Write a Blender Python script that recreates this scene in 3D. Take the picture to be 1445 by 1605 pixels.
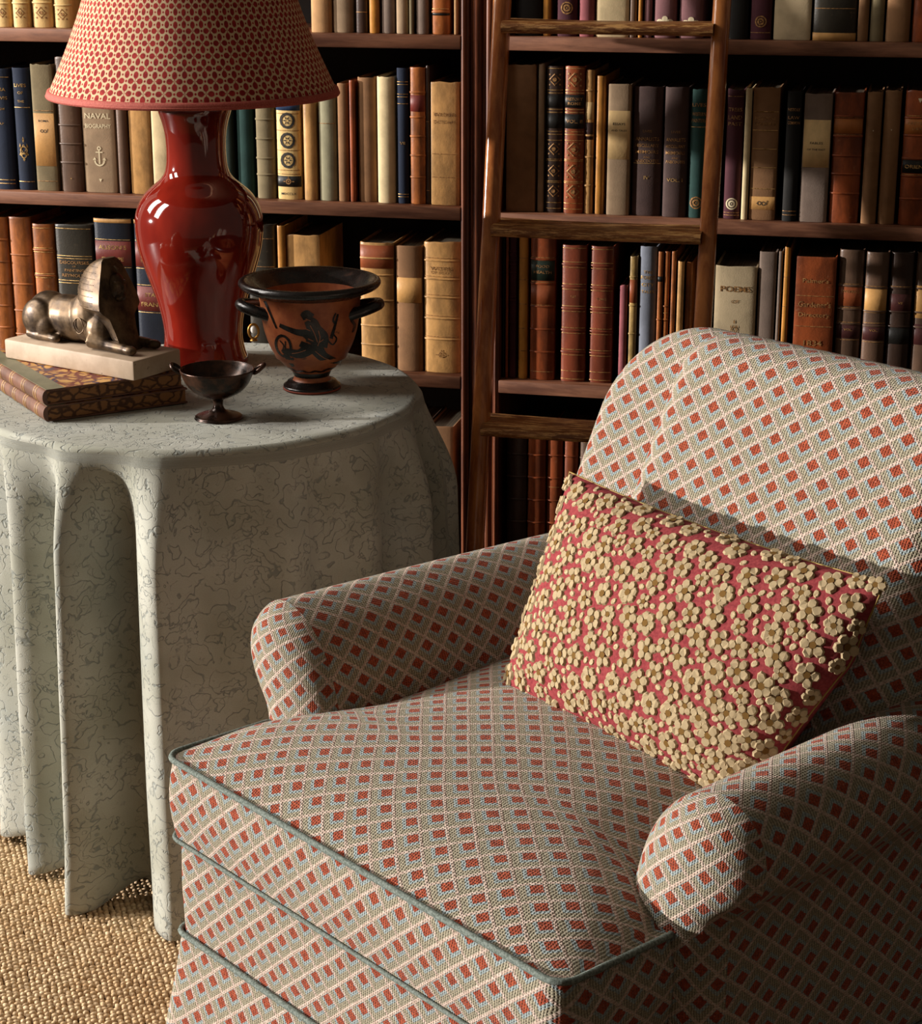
import bpy, bmesh, math, random
from mathutils import Vector, Matrix, noise as mnoise

scene = bpy.context.scene
for o in list(bpy.data.objects):
    bpy.data.objects.remove(o)
C = scene.collection
R = math.radians
rnd = random.Random(7)

# ------------------------------------------------------------------ camera
F_PX, PITCH, CAM_H = 3100.0, R(17.6), 1.47
W_PX, H_PX = 1445.0, 1605.0
cam_d = bpy.data.cameras.new('camera')
cam = bpy.data.objects.new('camera', cam_d)
C.objects.link(cam)
cam.location = (0, 0, CAM_H)
cam.rotation_euler = (R(90) - PITCH, 0, 0)
cam_d.sensor_fit = 'HORIZONTAL'
cam_d.sensor_width = 36.0
cam_d.lens = 36.0 * F_PX / W_PX
cam_d.clip_start = 0.05
scene.camera = cam

# ------------------------------------------------------------------ light
world = bpy.data.worlds.new('world')
scene.world = world
world.use_nodes = True
bg = world.node_tree.nodes['Background']
bg.inputs[0].default_value = (1.0, 0.80, 0.60, 1)
bg.inputs[1].default_value = 0.10

SUN_EL = R(7.2)
sun_d = bpy.data.lights.new('sun', 'SUN')
sun_d.energy = 6.4
sun_d.angle = R(1.3)
sun_d.color = (1.0, 0.94, 0.89)
sun = bpy.data.objects.new('sun', sun_d)
C.objects.link(sun)
sun.location = (-4, 2.5, 2)
sun.rotation_euler = Vector((math.cos(SUN_EL), 0.0, -math.sin(SUN_EL))).to_track_quat('-Z', 'Y').to_euler()

def window_light(loc, target, sx, sy, power, col):
    d = bpy.data.lights.new('window_daylight', 'AREA')
    d.shape = 'RECTANGLE'
    d.size, d.size_y = sx, sy
    d.energy = power
    d.color = col
    o = bpy.data.objects.new('window_daylight', d)
    C.objects.link(o)
    o.location = loc
    o.rotation_euler = (Vector(target) - Vector(loc)).to_track_quat('-Z', 'Y').to_euler()
# area lights standing in for unseen windows on the left, tuned as fill
window_light((-2.9, 2.6, 2.5), (0.0, 2.6, 0.6), 0.55, 1.5, 56, (1.0, 0.93, 0.86))
window_light((-2.9, 3.7, 2.5), (0.0, 2.7, 0.6), 0.55, 1.5, 56, (1.0, 0.93, 0.86))

scene.view_settings.view_transform = 'Standard'
scene.view_settings.look = 'None'
scene.view_settings.gamma = 1.0
scene.view_settings.exposure = 0.0
scene.view_settings.use_curve_mapping = False

# ------------------------------------------------------------------ measured positions
def ray(x, y):
    u = (x - W_PX / 2) / F_PX
    v = (H_PX / 2 - y) / F_PX
    return Vector((u, math.cos(PITCH) + v * math.sin(PITCH), -math.sin(PITCH) + v * math.cos(PITCH)))
def at_z(x, y, z):
    d = ray(x, y)
    return d * ((z - CAM_H) / d.z) + Vector((0, 0, CAM_H))
def at_y(x, y, Y):
    d = ray(x, y)
    return d * (Y / d.y) + Vector((0, 0, CAM_H))
PHI, D0 = R(13), 3.45
KD = 3.45 / 3.33
EH = Vector((math.cos(PHI), -math.sin(PHI), 0))      # along the shelves
NH = Vector((math.sin(PHI), math.cos(PHI), 0))       # into the shelves
Q0 = Vector((0, D0, 0))
def on_case(x, y, off=0.0):
    d = ray(x, y)
    t = (Q0.dot(NH) + off) / d.dot(NH)
    P = d * t + Vector((0, 0, CAM_H))
    return (P - Q0).dot(EH), P.z
def lathe_from_px(ay, pairs):
    out = []
    for y, r in pairs:
        P = at_y(W_PX / 2, y, ay)
        dep = ay * math.cos(PITCH) - (P.z - CAM_H) * math.sin(PITCH)
        out.append((r * dep / F_PX, P.z))
    return out

# ------------------------------------------------------------------ helpers
def srgb(h):
    h = h.lstrip('#')
    out = []
    for i in (0, 2, 4):
        c = int(h[i:i + 2], 16) / 255
        out.append(c / 12.92 if c <= 0.04045 else ((c + 0.055) / 1.055) ** 2.4)
    return (*out, 1.0)

def link(o, parent=None):
    C.objects.link(o)
    if parent:
        o.parent = parent
    return o
def empty(name, loc=(0, 0, 0), rz=0.0):
    o = bpy.data.objects.new(name, None)
    o.empty_display_size = 0.05
    o.location = loc
    o.rotation_euler = (0, 0, rz)
    return link(o)
def tag(o, label, cat=None, group=None, kind=None):
    o['label'] = label
    if cat:
        o['category'] = cat
    if group:
        o['group'] = group
    if kind:
        o['kind'] = kind
    return o
def mesh(name, verts, faces, mats, uvs=None, smooth=True, midx=None):
    me = bpy.data.meshes.new(name)
    me.from_pydata([tuple(v) for v in verts], [], faces)
    for m in (mats if isinstance(mats, (list, tuple)) else [mats]):
        me.materials.append(m)
    if uvs:
        ul = me.uv_layers.new(name='UVMap')
        for lp in me.loops:
            ul.data[lp.index].uv = uvs[lp.vertex_index]
    if smooth:
        me.polygons.foreach_set('use_smooth', [True] * len(me.polygons))
    if midx:
        me.polygons.foreach_set('material_index', midx)
    me.update()
    return me
def obj(name, me, parent=None, loc=None):
    o = bpy.data.objects.new(name, me)
    if loc is not None:
        o.location = loc
    return link(o, parent)

class MB:
    """collects verts / faces / uvs for one mesh"""
    def __init__(s):
        s.v, s.f, s.uv, s.mi = [], [], [], []
    def add(s, verts, faces, uvs=None, mi=0):
        b = len(s.v)
        s.v += [Vector(q) for q in verts]
        s.f += [tuple(i + b for i in f) for f in faces]
        s.uv += list(uvs) if uvs else [(0, 0)] * len(verts)
        s.mi += [mi] * len(faces)
        return s
    def grid(s, P, UV=None, wrap_u=False, wrap_v=False, flip=False, mi=0):
        n, m = len(P), len(P[0])
        vs = [q for row in P for q in row]
        us = [q for row in UV for q in row] if UV else None
        fs = []
        for i in range(n if wrap_u else n - 1):
            for j in range(m if wrap_v else m - 1):
                a, b = i * m + j, i * m + (j + 1) % m
                c, d = ((i + 1) % n) * m + (j + 1) % m, ((i + 1) % n) * m + j
                fs.append((a, d, c, b) if flip else (a, b, c, d))
        return s.add(vs, fs, us, mi)
    def box(s, lo, hi, mi=0, bev=0.0):
        x0, y0, z0 = lo
        x1, y1, z1 = hi
        if bev <= 0:
            vs = [(x, y, z) for z in (z0, z1) for y in (y0, y1) for x in (x0, x1)]
            fs = [(0, 2, 3, 1), (4, 5, 7, 6), (0, 1, 5, 4), (2, 6, 7, 3), (0, 4, 6, 2), (1, 3, 7, 5)]
            return s.add(vs, fs, None, mi)
        bm = bmesh.new()
        bmesh.ops.create_cube(bm, size=1)
        bmesh.ops.scale(bm, vec=(x1 - x0, y1 - y0, z1 - z0), verts=bm.verts)
        bmesh.ops.translate(bm, vec=((x0 + x1) / 2, (y0 + y1) / 2, (z0 + z1) / 2), verts=bm.verts)
        bmesh.ops.bevel(bm, geom=bm.edges[:], offset=bev, segments=2, profile=0.5, affect='EDGES')
        bm.verts.index_update()
        s.add([v.co.copy() for v in bm.verts], [tuple(v.index for v in f.verts) for f in bm.faces], None, mi)
        bm.free()
        return s
    def lathe(s, prof, seg=64, c=(0, 0), mi=0):
        P, UV = [], []
        L = 0
        for k, (r, z) in enumerate(prof):
            if k:
                L += math.hypot(r - prof[k - 1][0], z - prof[k - 1][1])
            P.append([(c[0] + r * math.cos(2 * math.pi * i / seg), c[1] + r * math.sin(2 * math.pi * i / seg), z) for i in range(seg)])
            UV.append([(i / seg, L) for i in range(seg)])
        return s.grid(P, UV, wrap_v=True, mi=mi)
    def tube(s, pts, r, seg=8, closed=False, mi=0):
        pts = [Vector(q) for q in pts]
        n = len(pts)
        rr = r if isinstance(r, (list, tuple)) else [r] * n
        rings = []
        T = []
        for i in range(n):
            a = pts[(i - 1) % n] if closed or i > 0 else pts[i]
            b = pts[(i + 1) % n] if closed or i < n - 1 else pts[i]
            T.append((b - a).normalized())
        up = Vector((0, 0, 1)) if abs(T[0].z) < 0.9 else Vector((1, 0, 0))
        N = (up - T[0] * up.dot(T[0])).normalized()
        for i in range(n):
            N = (N - T[i] * N.dot(T[i])).normalized()
            B = T[i].cross(N)
            rings.append([pts[i] + (N * math.cos(2 * math.pi * k / seg) + B * math.sin(2 * math.pi * k / seg)) * rr[i] for k in range(seg)])
        s.grid(rings, None, wrap_u=closed, wrap_v=True, mi=mi)
        if not closed:
            b = len(s.v)
            s.add(rings[0], [tuple(range(seg))[::-1]], None, mi)
            s.add(rings[-1], [tuple(range(seg))], None, mi)
        return s
    def ellipsoid(s, c, rad, seg=16, rings=10, rot=None, mi=0):
        vs = []
        for i in range(rings + 1):
            ph = math.pi * i / rings
            for j in range(seg):
                th = 2 * math.pi * j / seg
                q = Vector((rad[0] * math.sin(ph) * math.cos(th), rad[1] * math.sin(ph) * math.sin(th), rad[2] * math.cos(ph)))
                if rot:
                    q = rot @ q
                vs.append(q + Vector(c))
        fs = []
        for i in range(rings):
            for j in range(seg):
                a, b = i * seg + j, i * seg + (j + 1) % seg
                fs.append((a, a + seg, b + seg, b))
        return s.add(vs, fs, None, mi)
    def build(s, name, mats, parent=None, smooth=True, uv=False, loc=None):
        me = mesh(name, s.v, s.f, mats, s.uv if uv else None, smooth, s.mi if any(s.mi) else None)
        return obj(name, me, parent, loc)

def auto_sharp(o, ang=35):
    me = o.data
    bm = bmesh.new()
    bm.from_mesh(me)
    for e in bm.edges:
        if len(e.link_faces) == 2 and e.calc_face_angle(0) > R(ang):
            e.smooth = False
    bm.to_mesh(me)
    bm.free()
    return o

def catmull(pts, sub=5, closed=False):
    pts = [Vector(q) for q in pts]
    n = len(pts)
    out = []
    for i in range(n if closed else n - 1):
        p0 = pts[(i - 1) % n] if closed or i > 0 else pts[0] * 2 - pts[1]
        p1, p2 = pts[i], pts[(i + 1) % n]
        p3 = pts[(i + 2) % n] if closed or i + 2 < n else pts[-1] * 2 - pts[-2]
        for k in range(sub):
            t = k / sub
            out.append(0.5 * ((2 * p1) + (p2 - p0) * t + (2 * p0 - 5 * p1 + 4 * p2 - p3) * t * t + (3 * p1 - p0 - 3 * p2 + p3) * t ** 3))
    if not closed:
        out.append(pts[-1])
    return out
def sstep(a, b, x):
    t = max(0.0, min(1.0, (x - a) / (b - a)))
    return t * t * (3 - 2 * t)

# ------------------------------------------------------------------ node helpers
class X:
    """tiny expression wrapper around shader math nodes"""
    def __init__(s, nt, sock):
        s.nt, s.s = nt, sock
    def op(s, o, b=None, c=None):
        n = s.nt.nodes.new('ShaderNodeMath')
        n.operation = o
        for i, q in enumerate((s, b, c)):
            if q is None:
                continue
            if isinstance(q, X):
                s.nt.links.new(q.s, n.inputs[i])
            else:
                n.inputs[i].default_value = q
        return X(s.nt, n.outputs[0])
    def __add__(s, b): return s.op('ADD', b)
    def __sub__(s, b): return s.op('SUBTRACT', b)
    def __mul__(s, b): return s.op('MULTIPLY', b)
    def __truediv__(s, b): return s.op('DIVIDE', b)
    def frac(s): return s.op('FRACT')
    def abs(s): return s.op('ABSOLUTE')
    def min(s, b): return s.op('MINIMUM', b)
    def max(s, b): return s.op('MAXIMUM', b)
    def sin(s): return s.op('SINE')
    def sqrt(s): return s.op('SQRT')
    def lt(s, b): return s.op('LESS_THAN', b)
    def gt(s, b): return s.op('GREATER_THAN', b)
    def step(s, a, b):
        n = s.nt.nodes.new('ShaderNodeMapRange')
        n.interpolation_type = 'SMOOTHSTEP'
        s.nt.links.new(s.s, n.inputs[0])
        n.inputs[1].default_value, n.inputs[2].default_value = a, b
        return X(s.nt, n.outputs[0])

class Mat:
    def __init__(s, name, rough=0.6, spec=0.5, metal=0.0):
        s.m = bpy.data.materials.new(name)
        s.m.use_nodes = True
        s.nt = s.m.node_tree
        s.b = s.nt.nodes['Principled BSDF']
        s.b.inputs['Roughness'].default_value = rough
        s.b.inputs['Specular IOR Level'].default_value = spec
        s.b.inputs['Metallic'].default_value = metal
    def coord(s, which='Object', scale=(1, 1, 1), rand=False):
        tc = s.nt.nodes.new('ShaderNodeTexCoord')
        mp = s.nt.nodes.new('ShaderNodeMapping')
        mp.inputs['Scale'].default_value = scale
        s.nt.links.new(tc.outputs[which], mp.inputs[0])
        if rand:
            oi = s.nt.nodes.new('ShaderNodeObjectInfo')
            cm = s.nt.nodes.new('ShaderNodeVectorMath')
            cm.operation = 'SCALE'
            cm.inputs[0].default_value = (37, 91, 53)
            s.nt.links.new(oi.outputs['Random'], cm.inputs['Scale'])
            s.nt.links.new(cm.outputs[0], mp.inputs['Location'])
        return mp.outputs[0]
    def noise(s, vec, scale, detail=4, rough=0.6, dist=0.0):
        n = s.nt.nodes.new('ShaderNodeTexNoise')
        n.inputs['Scale'].default_value = scale
        n.inputs['Detail'].default_value = detail
        n.inputs['Roughness'].default_value = rough
        n.inputs['Distortion'].default_value = dist
        s.nt.links.new(vec, n.inputs['Vector'])
        return X(s.nt, n.outputs[0])
    def voronoi(s, vec, scale, feature='DISTANCE_TO_EDGE'):
        n = s.nt.nodes.new('ShaderNodeTexVoronoi')
        n.feature = feature
        n.inputs['Scale'].default_value = scale
        s.nt.links.new(vec, n.inputs['Vector'])
        return X(s.nt, n.outputs['Distance'])
    def warp(s, vec, scale, amt):
        n = s.nt.nodes.new('ShaderNodeTexNoise')
        n.inputs['Scale'].default_value = scale
        n.inputs['Detail'].default_value = 3
        s.nt.links.new(vec, n.inputs['Vector'])
        a = s.nt.nodes.new('ShaderNodeVectorMath')
        a.operation = 'MULTIPLY_ADD'
        s.nt.links.new(n.outputs['Color'], a.inputs[0])
        a.inputs[1].default_value = (amt,) * 3
        s.nt.links.new(vec, a.inputs[2])
        return a.outputs[0]
    def sep(s, vec):
        n = s.nt.nodes.new('ShaderNodeSeparateXYZ')
        s.nt.links.new(vec, n.inputs[0])
        return [X(s.nt, n.outputs[i]) for i in range(3)]
    def mix(s, fac, a, b):
        n = s.nt.nodes.new('ShaderNodeMix')
        n.data_type = 'RGBA'
        if isinstance(fac, X):
            s.nt.links.new(fac.s, n.inputs[0])
        else:
            n.inputs[0].default_value = fac
        for q, i in ((a, 6), (b, 7)):
            if isinstance(q, tuple):
                n.inputs[i].default_value = q
            else:
                s.nt.links.new(q, n.inputs[i])
        return n.outputs[2]
    def color(s, c):
        if isinstance(c, tuple):
            s.b.inputs['Base Color'].default_value = c
        else:
            s.nt.links.new(c, s.b.inputs['Base Color'])
        return s
    def bump(s, h, strength=0.3, dist=0.002):
        n = s.nt.nodes.new('ShaderNodeBump')
        n.inputs['Strength'].default_value = strength
        n.inputs['Distance'].default_value = dist
        s.nt.links.new(h.s, n.inputs['Height'])
        s.nt.links.new(n.outputs[0], s.b.inputs['Normal'])
        return s
    def rough(s, x):
        s.nt.links.new(x.s, s.b.inputs['Roughness'])
        return s
def shade(c, k):
    return (min(1, c[0] * k), min(1, c[1] * k), min(1, c[2] * k), 1)

# ------------------------------------------------------------------ materials
def wood(name, dark, light, rough=0.42, axis=0):
    m = Mat(name, rough)
    sc = [14, 14, 14]
    sc[axis] = 1.6
    v = m.coord('Object', tuple(sc), True)
    v = m.warp(v, 1.5, 0.5)
    n = m.noise(v, 3.2, 6, 0.65)
    n2 = m.noise(m.coord('Object', (1, 1, 1), True), 9, 3)
    c = m.mix(n.step(0.3, 0.72), srgb(dark), srgb(light))
    c = m.mix(n2.step(0.45, 0.8) * 0.4, c, shade(srgb(dark), 0.6))
    m.color(c)
    m.bump(n, 0.12, 0.002)
    return m.m
def worn_wood(name, dark, light, pale):
    m = Mat(name, 0.45)
    v = m.warp(m.coord('Object', (1.6, 10, 22), True), 1.5, 0.6)
    n = m.noise(v, 4, 6, 0.7)
    c = m.mix(n.step(0.3, 0.7), srgb(dark), srgb(light))
    n2 = m.noise(m.coord('Object', (5, 30, 40), True), 4, 5, 0.75)
    c = m.mix(n2.step(0.47, 0.60), c, srgb(pale))
    m.color(c)
    m.bump(n2, 0.35, 0.003)
    return m.m
WOOD_X = wood('shelf_wood', '#54301f', '#946449', 0.45, 0)
WOOD_Z = wood('upright_wood', '#3a190e', '#7d4426', 0.33, 2)
WOOD_RAIL = wood('ladder_wood', '#84421d', '#c27c42', 0.22, 2)
WOOD_TREAD = worn_wood('tread_wood', '#65381b', '#9c6230', '#d8a566')
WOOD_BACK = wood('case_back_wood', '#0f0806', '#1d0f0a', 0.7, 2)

def leather(name, col, mott=0.35, rough=0.5, scale=26, bump=0.15):
    m = Mat(name, rough, 0.4)
    v = m.coord('Object', (1, 1, 1), True)
    n = m.noise(m.coord('Object', (1, 1, 0.45), True), scale, 5, 0.65)
    c = srgb(col)
    k = m.mix(n.step(0.34, 0.66), shade(c, 1 - mott), shade(c, 1 + mott * 0.55))
    f = m.noise(v, 300, 3)
    wear = m.noise(v, 60, 4, 0.7)
    k = m.mix(wear.step(0.62, 0.75) * (0.5 * mott), k, (0.45, 0.32, 0.18, 1))
    m.color(k)
    m.bump(f, bump, 0.0015)
    return m.m
def cloth(name, col, mott=0.12):
    m = Mat(name, 0.8, 0.25)
    v = m.coord('Object', (1, 1, 1), True)
    c = srgb(col)
    n = m.noise(v, 22, 4)
    k = m.mix(n.step(0.3, 0.7), shade(c, 1 - mott * 1.6), shade(c, 1 + mott))
    m.color(k)
    m.bump(m.noise(v, 420, 2), 0.2, 0.001)
    return m.m
BOOKCOL = dict(
    navy=('#1d2638', cloth), darknavy=('#161d2b', leather), tan=('#b58c60', cloth), palecalf=('#b98c54', leather), vellum=('#d9b878', leather),
    cream=('#d2bd92', cloth), olive=('#7e7154', cloth), brown=('#5f4838', leather), darkbrown=('#3a281e', leather), calf=('#9c5a28', leather),
    redcalf=('#8a431f', leather), teal=('#27443f', cloth), darkgreen=('#222f26', cloth), sage=('#959074', cloth), black=('#1c1a17', cloth),
    maroon=('#4a252c', cloth), mauve=('#7a5456', cloth), pink=('#96565a', cloth), slate=('#767b86', cloth), greybrown=('#7d6c60', cloth),
    darkolive=('#2f2a20', leather), chestnut=('#7b3a22', leather), ochre=('#b3792f', leather), greytan=('#9c8468', cloth), umber=('#8a6544', cloth),
    mottled=('#a88a52', leather), palegrey=('#b9a684', cloth), smoke=('#4b3a36', cloth))
COLWORD = dict(navy='navy cloth', darknavy='dark navy leather', tan='tan cloth', palecalf='pale tan calf', vellum='cream vellum', cream='cream cloth',
    olive='olive-tan cloth', brown='brown leather', darkbrown='dark brown leather', calf='orange-brown calf', redcalf='red-brown calf', teal='teal cloth',
    darkgreen='dark green cloth', sage='grey-green cloth', black='black cloth', maroon='maroon cloth', mauve='mauve cloth', pink='dusky pink cloth',
    slate='slate grey cloth', greybrown='grey-brown cloth', darkolive='dark olive leather', chestnut='chestnut leather', ochre='ochre leather',
    greytan='grey-tan cloth', umber='light brown cloth', mottled='mottled cream leather', palegrey='pale beige cloth', smoke='dark smoky brown cloth')
BM = {}
for k, (h, fn) in BOOKCOL.items():
    if fn is leather:
        mt = {'calf': 0.5, 'palecalf': 0.4, 'redcalf': 0.45, 'mottled': 0.6, 'ochre': 0.4, 'vellum': 0.2}.get(k, 0.3)
        BM[k] = leather(k + '_leather', h, mt, 0.42 if k not in ('vellum',) else 0.55)
    else:
        BM[k] = cloth(k + '_cloth', h)
g = Mat('gilt', 0.38, 0.5, 0.75)
gn = g.noise(g.coord('Object'), 160, 3)
g.color(g.mix(gn.step(0.35, 0.6), srgb('#8f6a35'), srgb('#e6be7c')))
GILT = g.m
g = Mat('faded_gilt', 0.5, 0.5, 0.3)
gn = g.noise(g.coord('Object'), 260, 3)
g.color(g.mix(gn.step(0.35, 0.65), srgb('#6d4a28'), srgb('#b98a52')))
FADED = g.m
LAB = {k: leather('label_' + k, h, 0.2, 0.5) for k, h in dict(red='#6f2a22', green='#1d2a1e', black='#15130f', cream='#d3b27c', ochre='#b06a32', blue='#2c4568', brown='#3b211a', russet='#8f4a27', tan='#c9985a', darkred='#43201d').items()}
p_ = Mat('paper_edges', 0.9, 0.1)
v = p_.coord('Object', (1, 1, 1), True)
pn = p_.noise(p_.coord('Object', (900, 3, 3), True), 1.0, 2)
p_.color(p_.mix(pn.step(0.3, 0.7), srgb('#4c4438'), srgb('#7d7160')))
PAGES = p_.m
p_ = Mat('white_ink', 0.8)
p_.color(srgb('#d8c9a4'))
WHITE_INK = p_.m
p_ = Mat('dark_ink', 0.8)
p_.color(srgb('#2a2620'))
DARK_INK = p_.m

# ------------------------------------------------------------------ setting: floor, back wall
m = Mat('floor_boards', 0.5)
n = m.noise(m.coord('Object', (1, 12, 1)), 3, 5)
m.color(m.mix(n.step(0.3, 0.7), srgb('#2b170d'), srgb('#4a2a18')))
fl = MB().box((-3.5, -1.0, -0.06), (3.5, 4.6, -0.022)).build('floor', m.m, smooth=False)
tag(fl, 'dark boarded floor beneath the sisal rug', kind='structure')
m = Mat('plaster', 0.9)
n = m.noise(m.coord('Object'), 4, 3)
m.color(m.mix(n, srgb('#5a5044'), srgb('#6a5f50')))
mb = MB()
a, b = Q0 + EH * -2.6 + NH * 0.31, Q0 + EH * 2.6 + NH * 0.31
a2, b2 = a + NH * 0.08, b + NH * 0.08
mb.add([(*a.xy, -0.02), (*b.xy, -0.02), (*b2.xy, -0.02), (*a2.xy, -0.02), (*a.xy, 2.7), (*b.xy, 2.7), (*b2.xy, 2.7), (*a2.xy, 2.7)],
       [(3, 2, 1, 0), (4, 5, 6, 7), (0, 1, 5, 4), (1, 2, 6, 5), (2, 3, 7, 6), (3, 0, 4, 7)])
tag(mb.build('wall_back', m.m, smooth=False), 'plain wall behind the bookcases', kind='structure')

# ------------------------------------------------------------------ sisal rug with its woven knots
m = Mat('sisal', 0.85, 0.2)
v = m.coord('Object')
n = m.noise(v, 90, 3)
n3 = m.noise(v, 5, 3)
c = m.mix(n.step(0.3, 0.7), srgb('#b99a72'), srgb('#e0c7a2'))
c = m.mix(n3.step(0.4, 0.7) * 0.35, c, srgb('#a87f50'))
m.color(c)
m.bump(m.noise(m.coord('Object', (1, 4, 1)), 500, 2), 0.35, 0.001)
SISAL = m.m
m = Mat('sisal_ground', 0.95, 0.1)
v = m.coord('Object')
vv = m.voronoi(v, 110, 'F1')
m.color(m.mix(vv.step(0.1, 0.6), srgb('#a37a4c'), srgb('#3b2616')))
m.bump(vv.op('MULTIPLY', -1.0), 0.9, 0.006)
SISAL_G = m.m
rug = empty('sisal_rug', (Q0 - NH * 0.05).to_tuple()[:2] + (0,), math.atan2(EH.y, EH.x))
tag(rug, 'coarse woven golden sisal rug under the table and armchair', 'rug')
MB().box((-1.9, -2.6, -0.02), (1.9, 0.0, -0.003)).build('backing', SISAL_G, rug, smooth=False)
mb = MB()
px, py = 0.0100, 0.0082
y = -1.62
row = 0
while y < -0.30:
    x = -0.98 + (row % 2) * px * 0.5
    while x < 0.22:
        Pw = Q0 - NH * 0.05 + EH * x + NH * y
        if -0.98 < Pw.x < -0.06 and 1.7 < Pw.y < 3.1:
            a = rnd.uniform(-0.45, 0.45) + (0.55 if row % 2 else -0.55)
            ca, sa = math.cos(a), math.sin(a)
            L, Wd, Hh = px * rnd.uniform(0.50, 0.64), py * rnd.uniform(0.44, 0.58), rnd.uniform(0.0040, 0.0068)
            cx, cy = x + rnd.uniform(-.0013, .0013), y + rnd.uniform(-.0011, .0011)
            vs = []
            for (rr, zz, k) in ((1.0, -0.004, 7), (0.82, 0.58, 7)):
                for q in range(k):
                    th = 2 * math.pi * q / k
                    ex, ey = L * rr * math.cos(th), Wd * rr * math.sin(th)
                    vs.append((cx + ex * ca - ey * sa, cy + ex * sa + ey * ca, Hh * zz if zz > 0 else zz))
            vs.append((cx, cy, Hh))
            fs = [(q, (q + 1) % 7, 7 + (q + 1) % 7, 7 + q) for q in range(7)] + [(7 + q, 7 + (q + 1) % 7, 14) for q in range(7)]
            mb.add(vs, fs)
        x += px
    y += py
    row += 1
o = mb.build('woven_knots', SISAL, rug)
o['kind'] = 'stuff'

# ------------------------------------------------------------------ bookcases (local x along shelves, y into the case)
CASE_RZ = math.atan2(EH.y, EH.x)
Z_A, Z_BL, Z_BR, Z_C, Z_D = (CAM_H - (CAM_H - q) * KD for q in (1.2335, 0.9515, 0.9450, 0.6580, 0.3150))
SH_T, DEPTH = 0.023, 0.26
def case(name, label, x0, x1, shelves, is_left):
    root = empty(name, Q0, CASE_RZ)
    tag(root, label, 'bookcase')
    for i, z in enumerate(shelves):
        mb = MB().box((x0, 0.0, z - SH_T), (x1, DEPTH, z), bev=0.0018)
        auto_sharp(mb.build('shelf', WOOD_X, root))
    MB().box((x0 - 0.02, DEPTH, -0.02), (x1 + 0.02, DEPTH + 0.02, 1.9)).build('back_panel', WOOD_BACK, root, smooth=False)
    auto_sharp(MB().box((x0, -0.012, -0.02), (x1, 0.012, 0.045), bev=0.003).build('plinth', WOOD_X, root))
    auto_sharp(MB().box((x0, -0.03, 1.86), (x1, DEPTH, 1.9), bev=0.004).build('top_board', WOOD_X, root))
    for xx in ((x0 - 0.02, x0), (x1, x1 + 0.014)) if is_left else ((x0 - 0.012, x0), (x1, x1 + 0.02)):
        auto_sharp(MB().box((xx[0], 0.004, -0.02), (xx[1], DEPTH, 1.86), bev=0.0015).build('upright', WOOD_Z, root))
    return root
LEFT = case('bookcase', 'dark stained bookcase behind the lamp and round table', -1.06, -0.001, [Z_A, Z_BL, Z_C + .001, Z_D, 1.53, 0.07], True)
RIGHT = case('bookcase', 'dark stained bookcase behind the library ladder and armchair', 0.0684, 1.06, [Z_A, Z_BR, Z_C - .002, Z_D, 1.53, 0.07], False)
def half_round(x, r, y, z0, z1, root, name, mat):
    mb = MB()
    P = [[(x + r * math.cos(math.pi * k / 8), y - r * math.sin(math.pi * k / 8), z) for k in range(9)] for z in (z0, z1)]
    mb.grid(P, flip=True)
    mb.build(name, mat, root)
half_round(0.0045, 0.0047, 0.004, -0.02, 1.86, LEFT, 'edge_bead', WOOD_Z)
auto_sharp(MB().box((0.0140, 0.012, -0.02), (0.0563, 0.05, 1.86), bev=0.001).build('face_stile', WOOD_Z, RIGHT))
for bx0, br, by0 in ((0.0264, 0.0088, 0.012), (0.0385, 0.0029, 0.012), (0.0485, 0.0077, 0.012), (0.0622, 0.0036, 0.006)):
    half_round(bx0, br, by0, -0.02, 1.86, RIGHT, 'stile_bead', WOOD_Z)

# ------------------------------------------------------------------ ladder
lad = empty('library_ladder', Q0, CASE_RZ)
tag(lad, 'polished wooden library ladder leaning on the right bookcase', 'ladder')
def lad_off(z):
    return -0.0225 - (1.53 - z) * 0.224
U_L, U_R = 0.0845 * KD, 0.4325 * KD
for u in (U_L, U_R):
    mb = MB()
    rings = []
    for k in range(15):
        z = 0.007 + (1.53 - 0.007) * k / 14
        yo = lad_off(z)
        ring = []
        for q in range(20):
            th = 2 * math.pi * q / 20
            cx, sx = math.cos(th), math.sin(th)
            ex = 0.0142 * math.copysign(abs(cx) ** 0.7, cx)
            ey = 0.021 * math.copysign(abs(sx) ** 0.7, sx)
            ring.append((u + ex, yo + ey, z))
        rings.append(ring)
    mb.grid(rings, wrap_v=True)
    mb.add(rings[-1], [tuple(range(20))])
    mb.add(rings[0], [tuple(range(20))[::-1]])
    mb.build('rail', WOOD_RAIL, lad)
for z in (CAM_H - (CAM_H - q) * KD for q in (0.332, 0.645, 0.955, 1.2655)):
    yo = lad_off(z)
    mb = MB()
    P = []
    NX = 40
    prof = [(0.045, -0.019), (-0.036, -0.019), (-0.0425, -0.016), (-0.045, -0.010), (-0.044, -0.004), (-0.038, 0.0), (0.045, 0.0)]
    for i in range(NX + 1):
        xx = U_L + 0.008 + (U_R - U_L - 0.016) * i / NX
        row = []
        for (yy, zz) in prof:
            w = 0.0016 * mnoise.noise(Vector((xx * 30, yy * 60, z * 9 + zz * 90))) if yy < 0 else 0
            dip = -0.0022 * math.sin(math.pi * i / NX) if zz > -0.005 else 0
            row.append((xx, yo + yy + w, z + zz + dip))
        P.append(row)
    mb.grid(P, wrap_v=True)
    auto_sharp(mb.build('tread', WOOD_TREAD, lad), 60)

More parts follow.
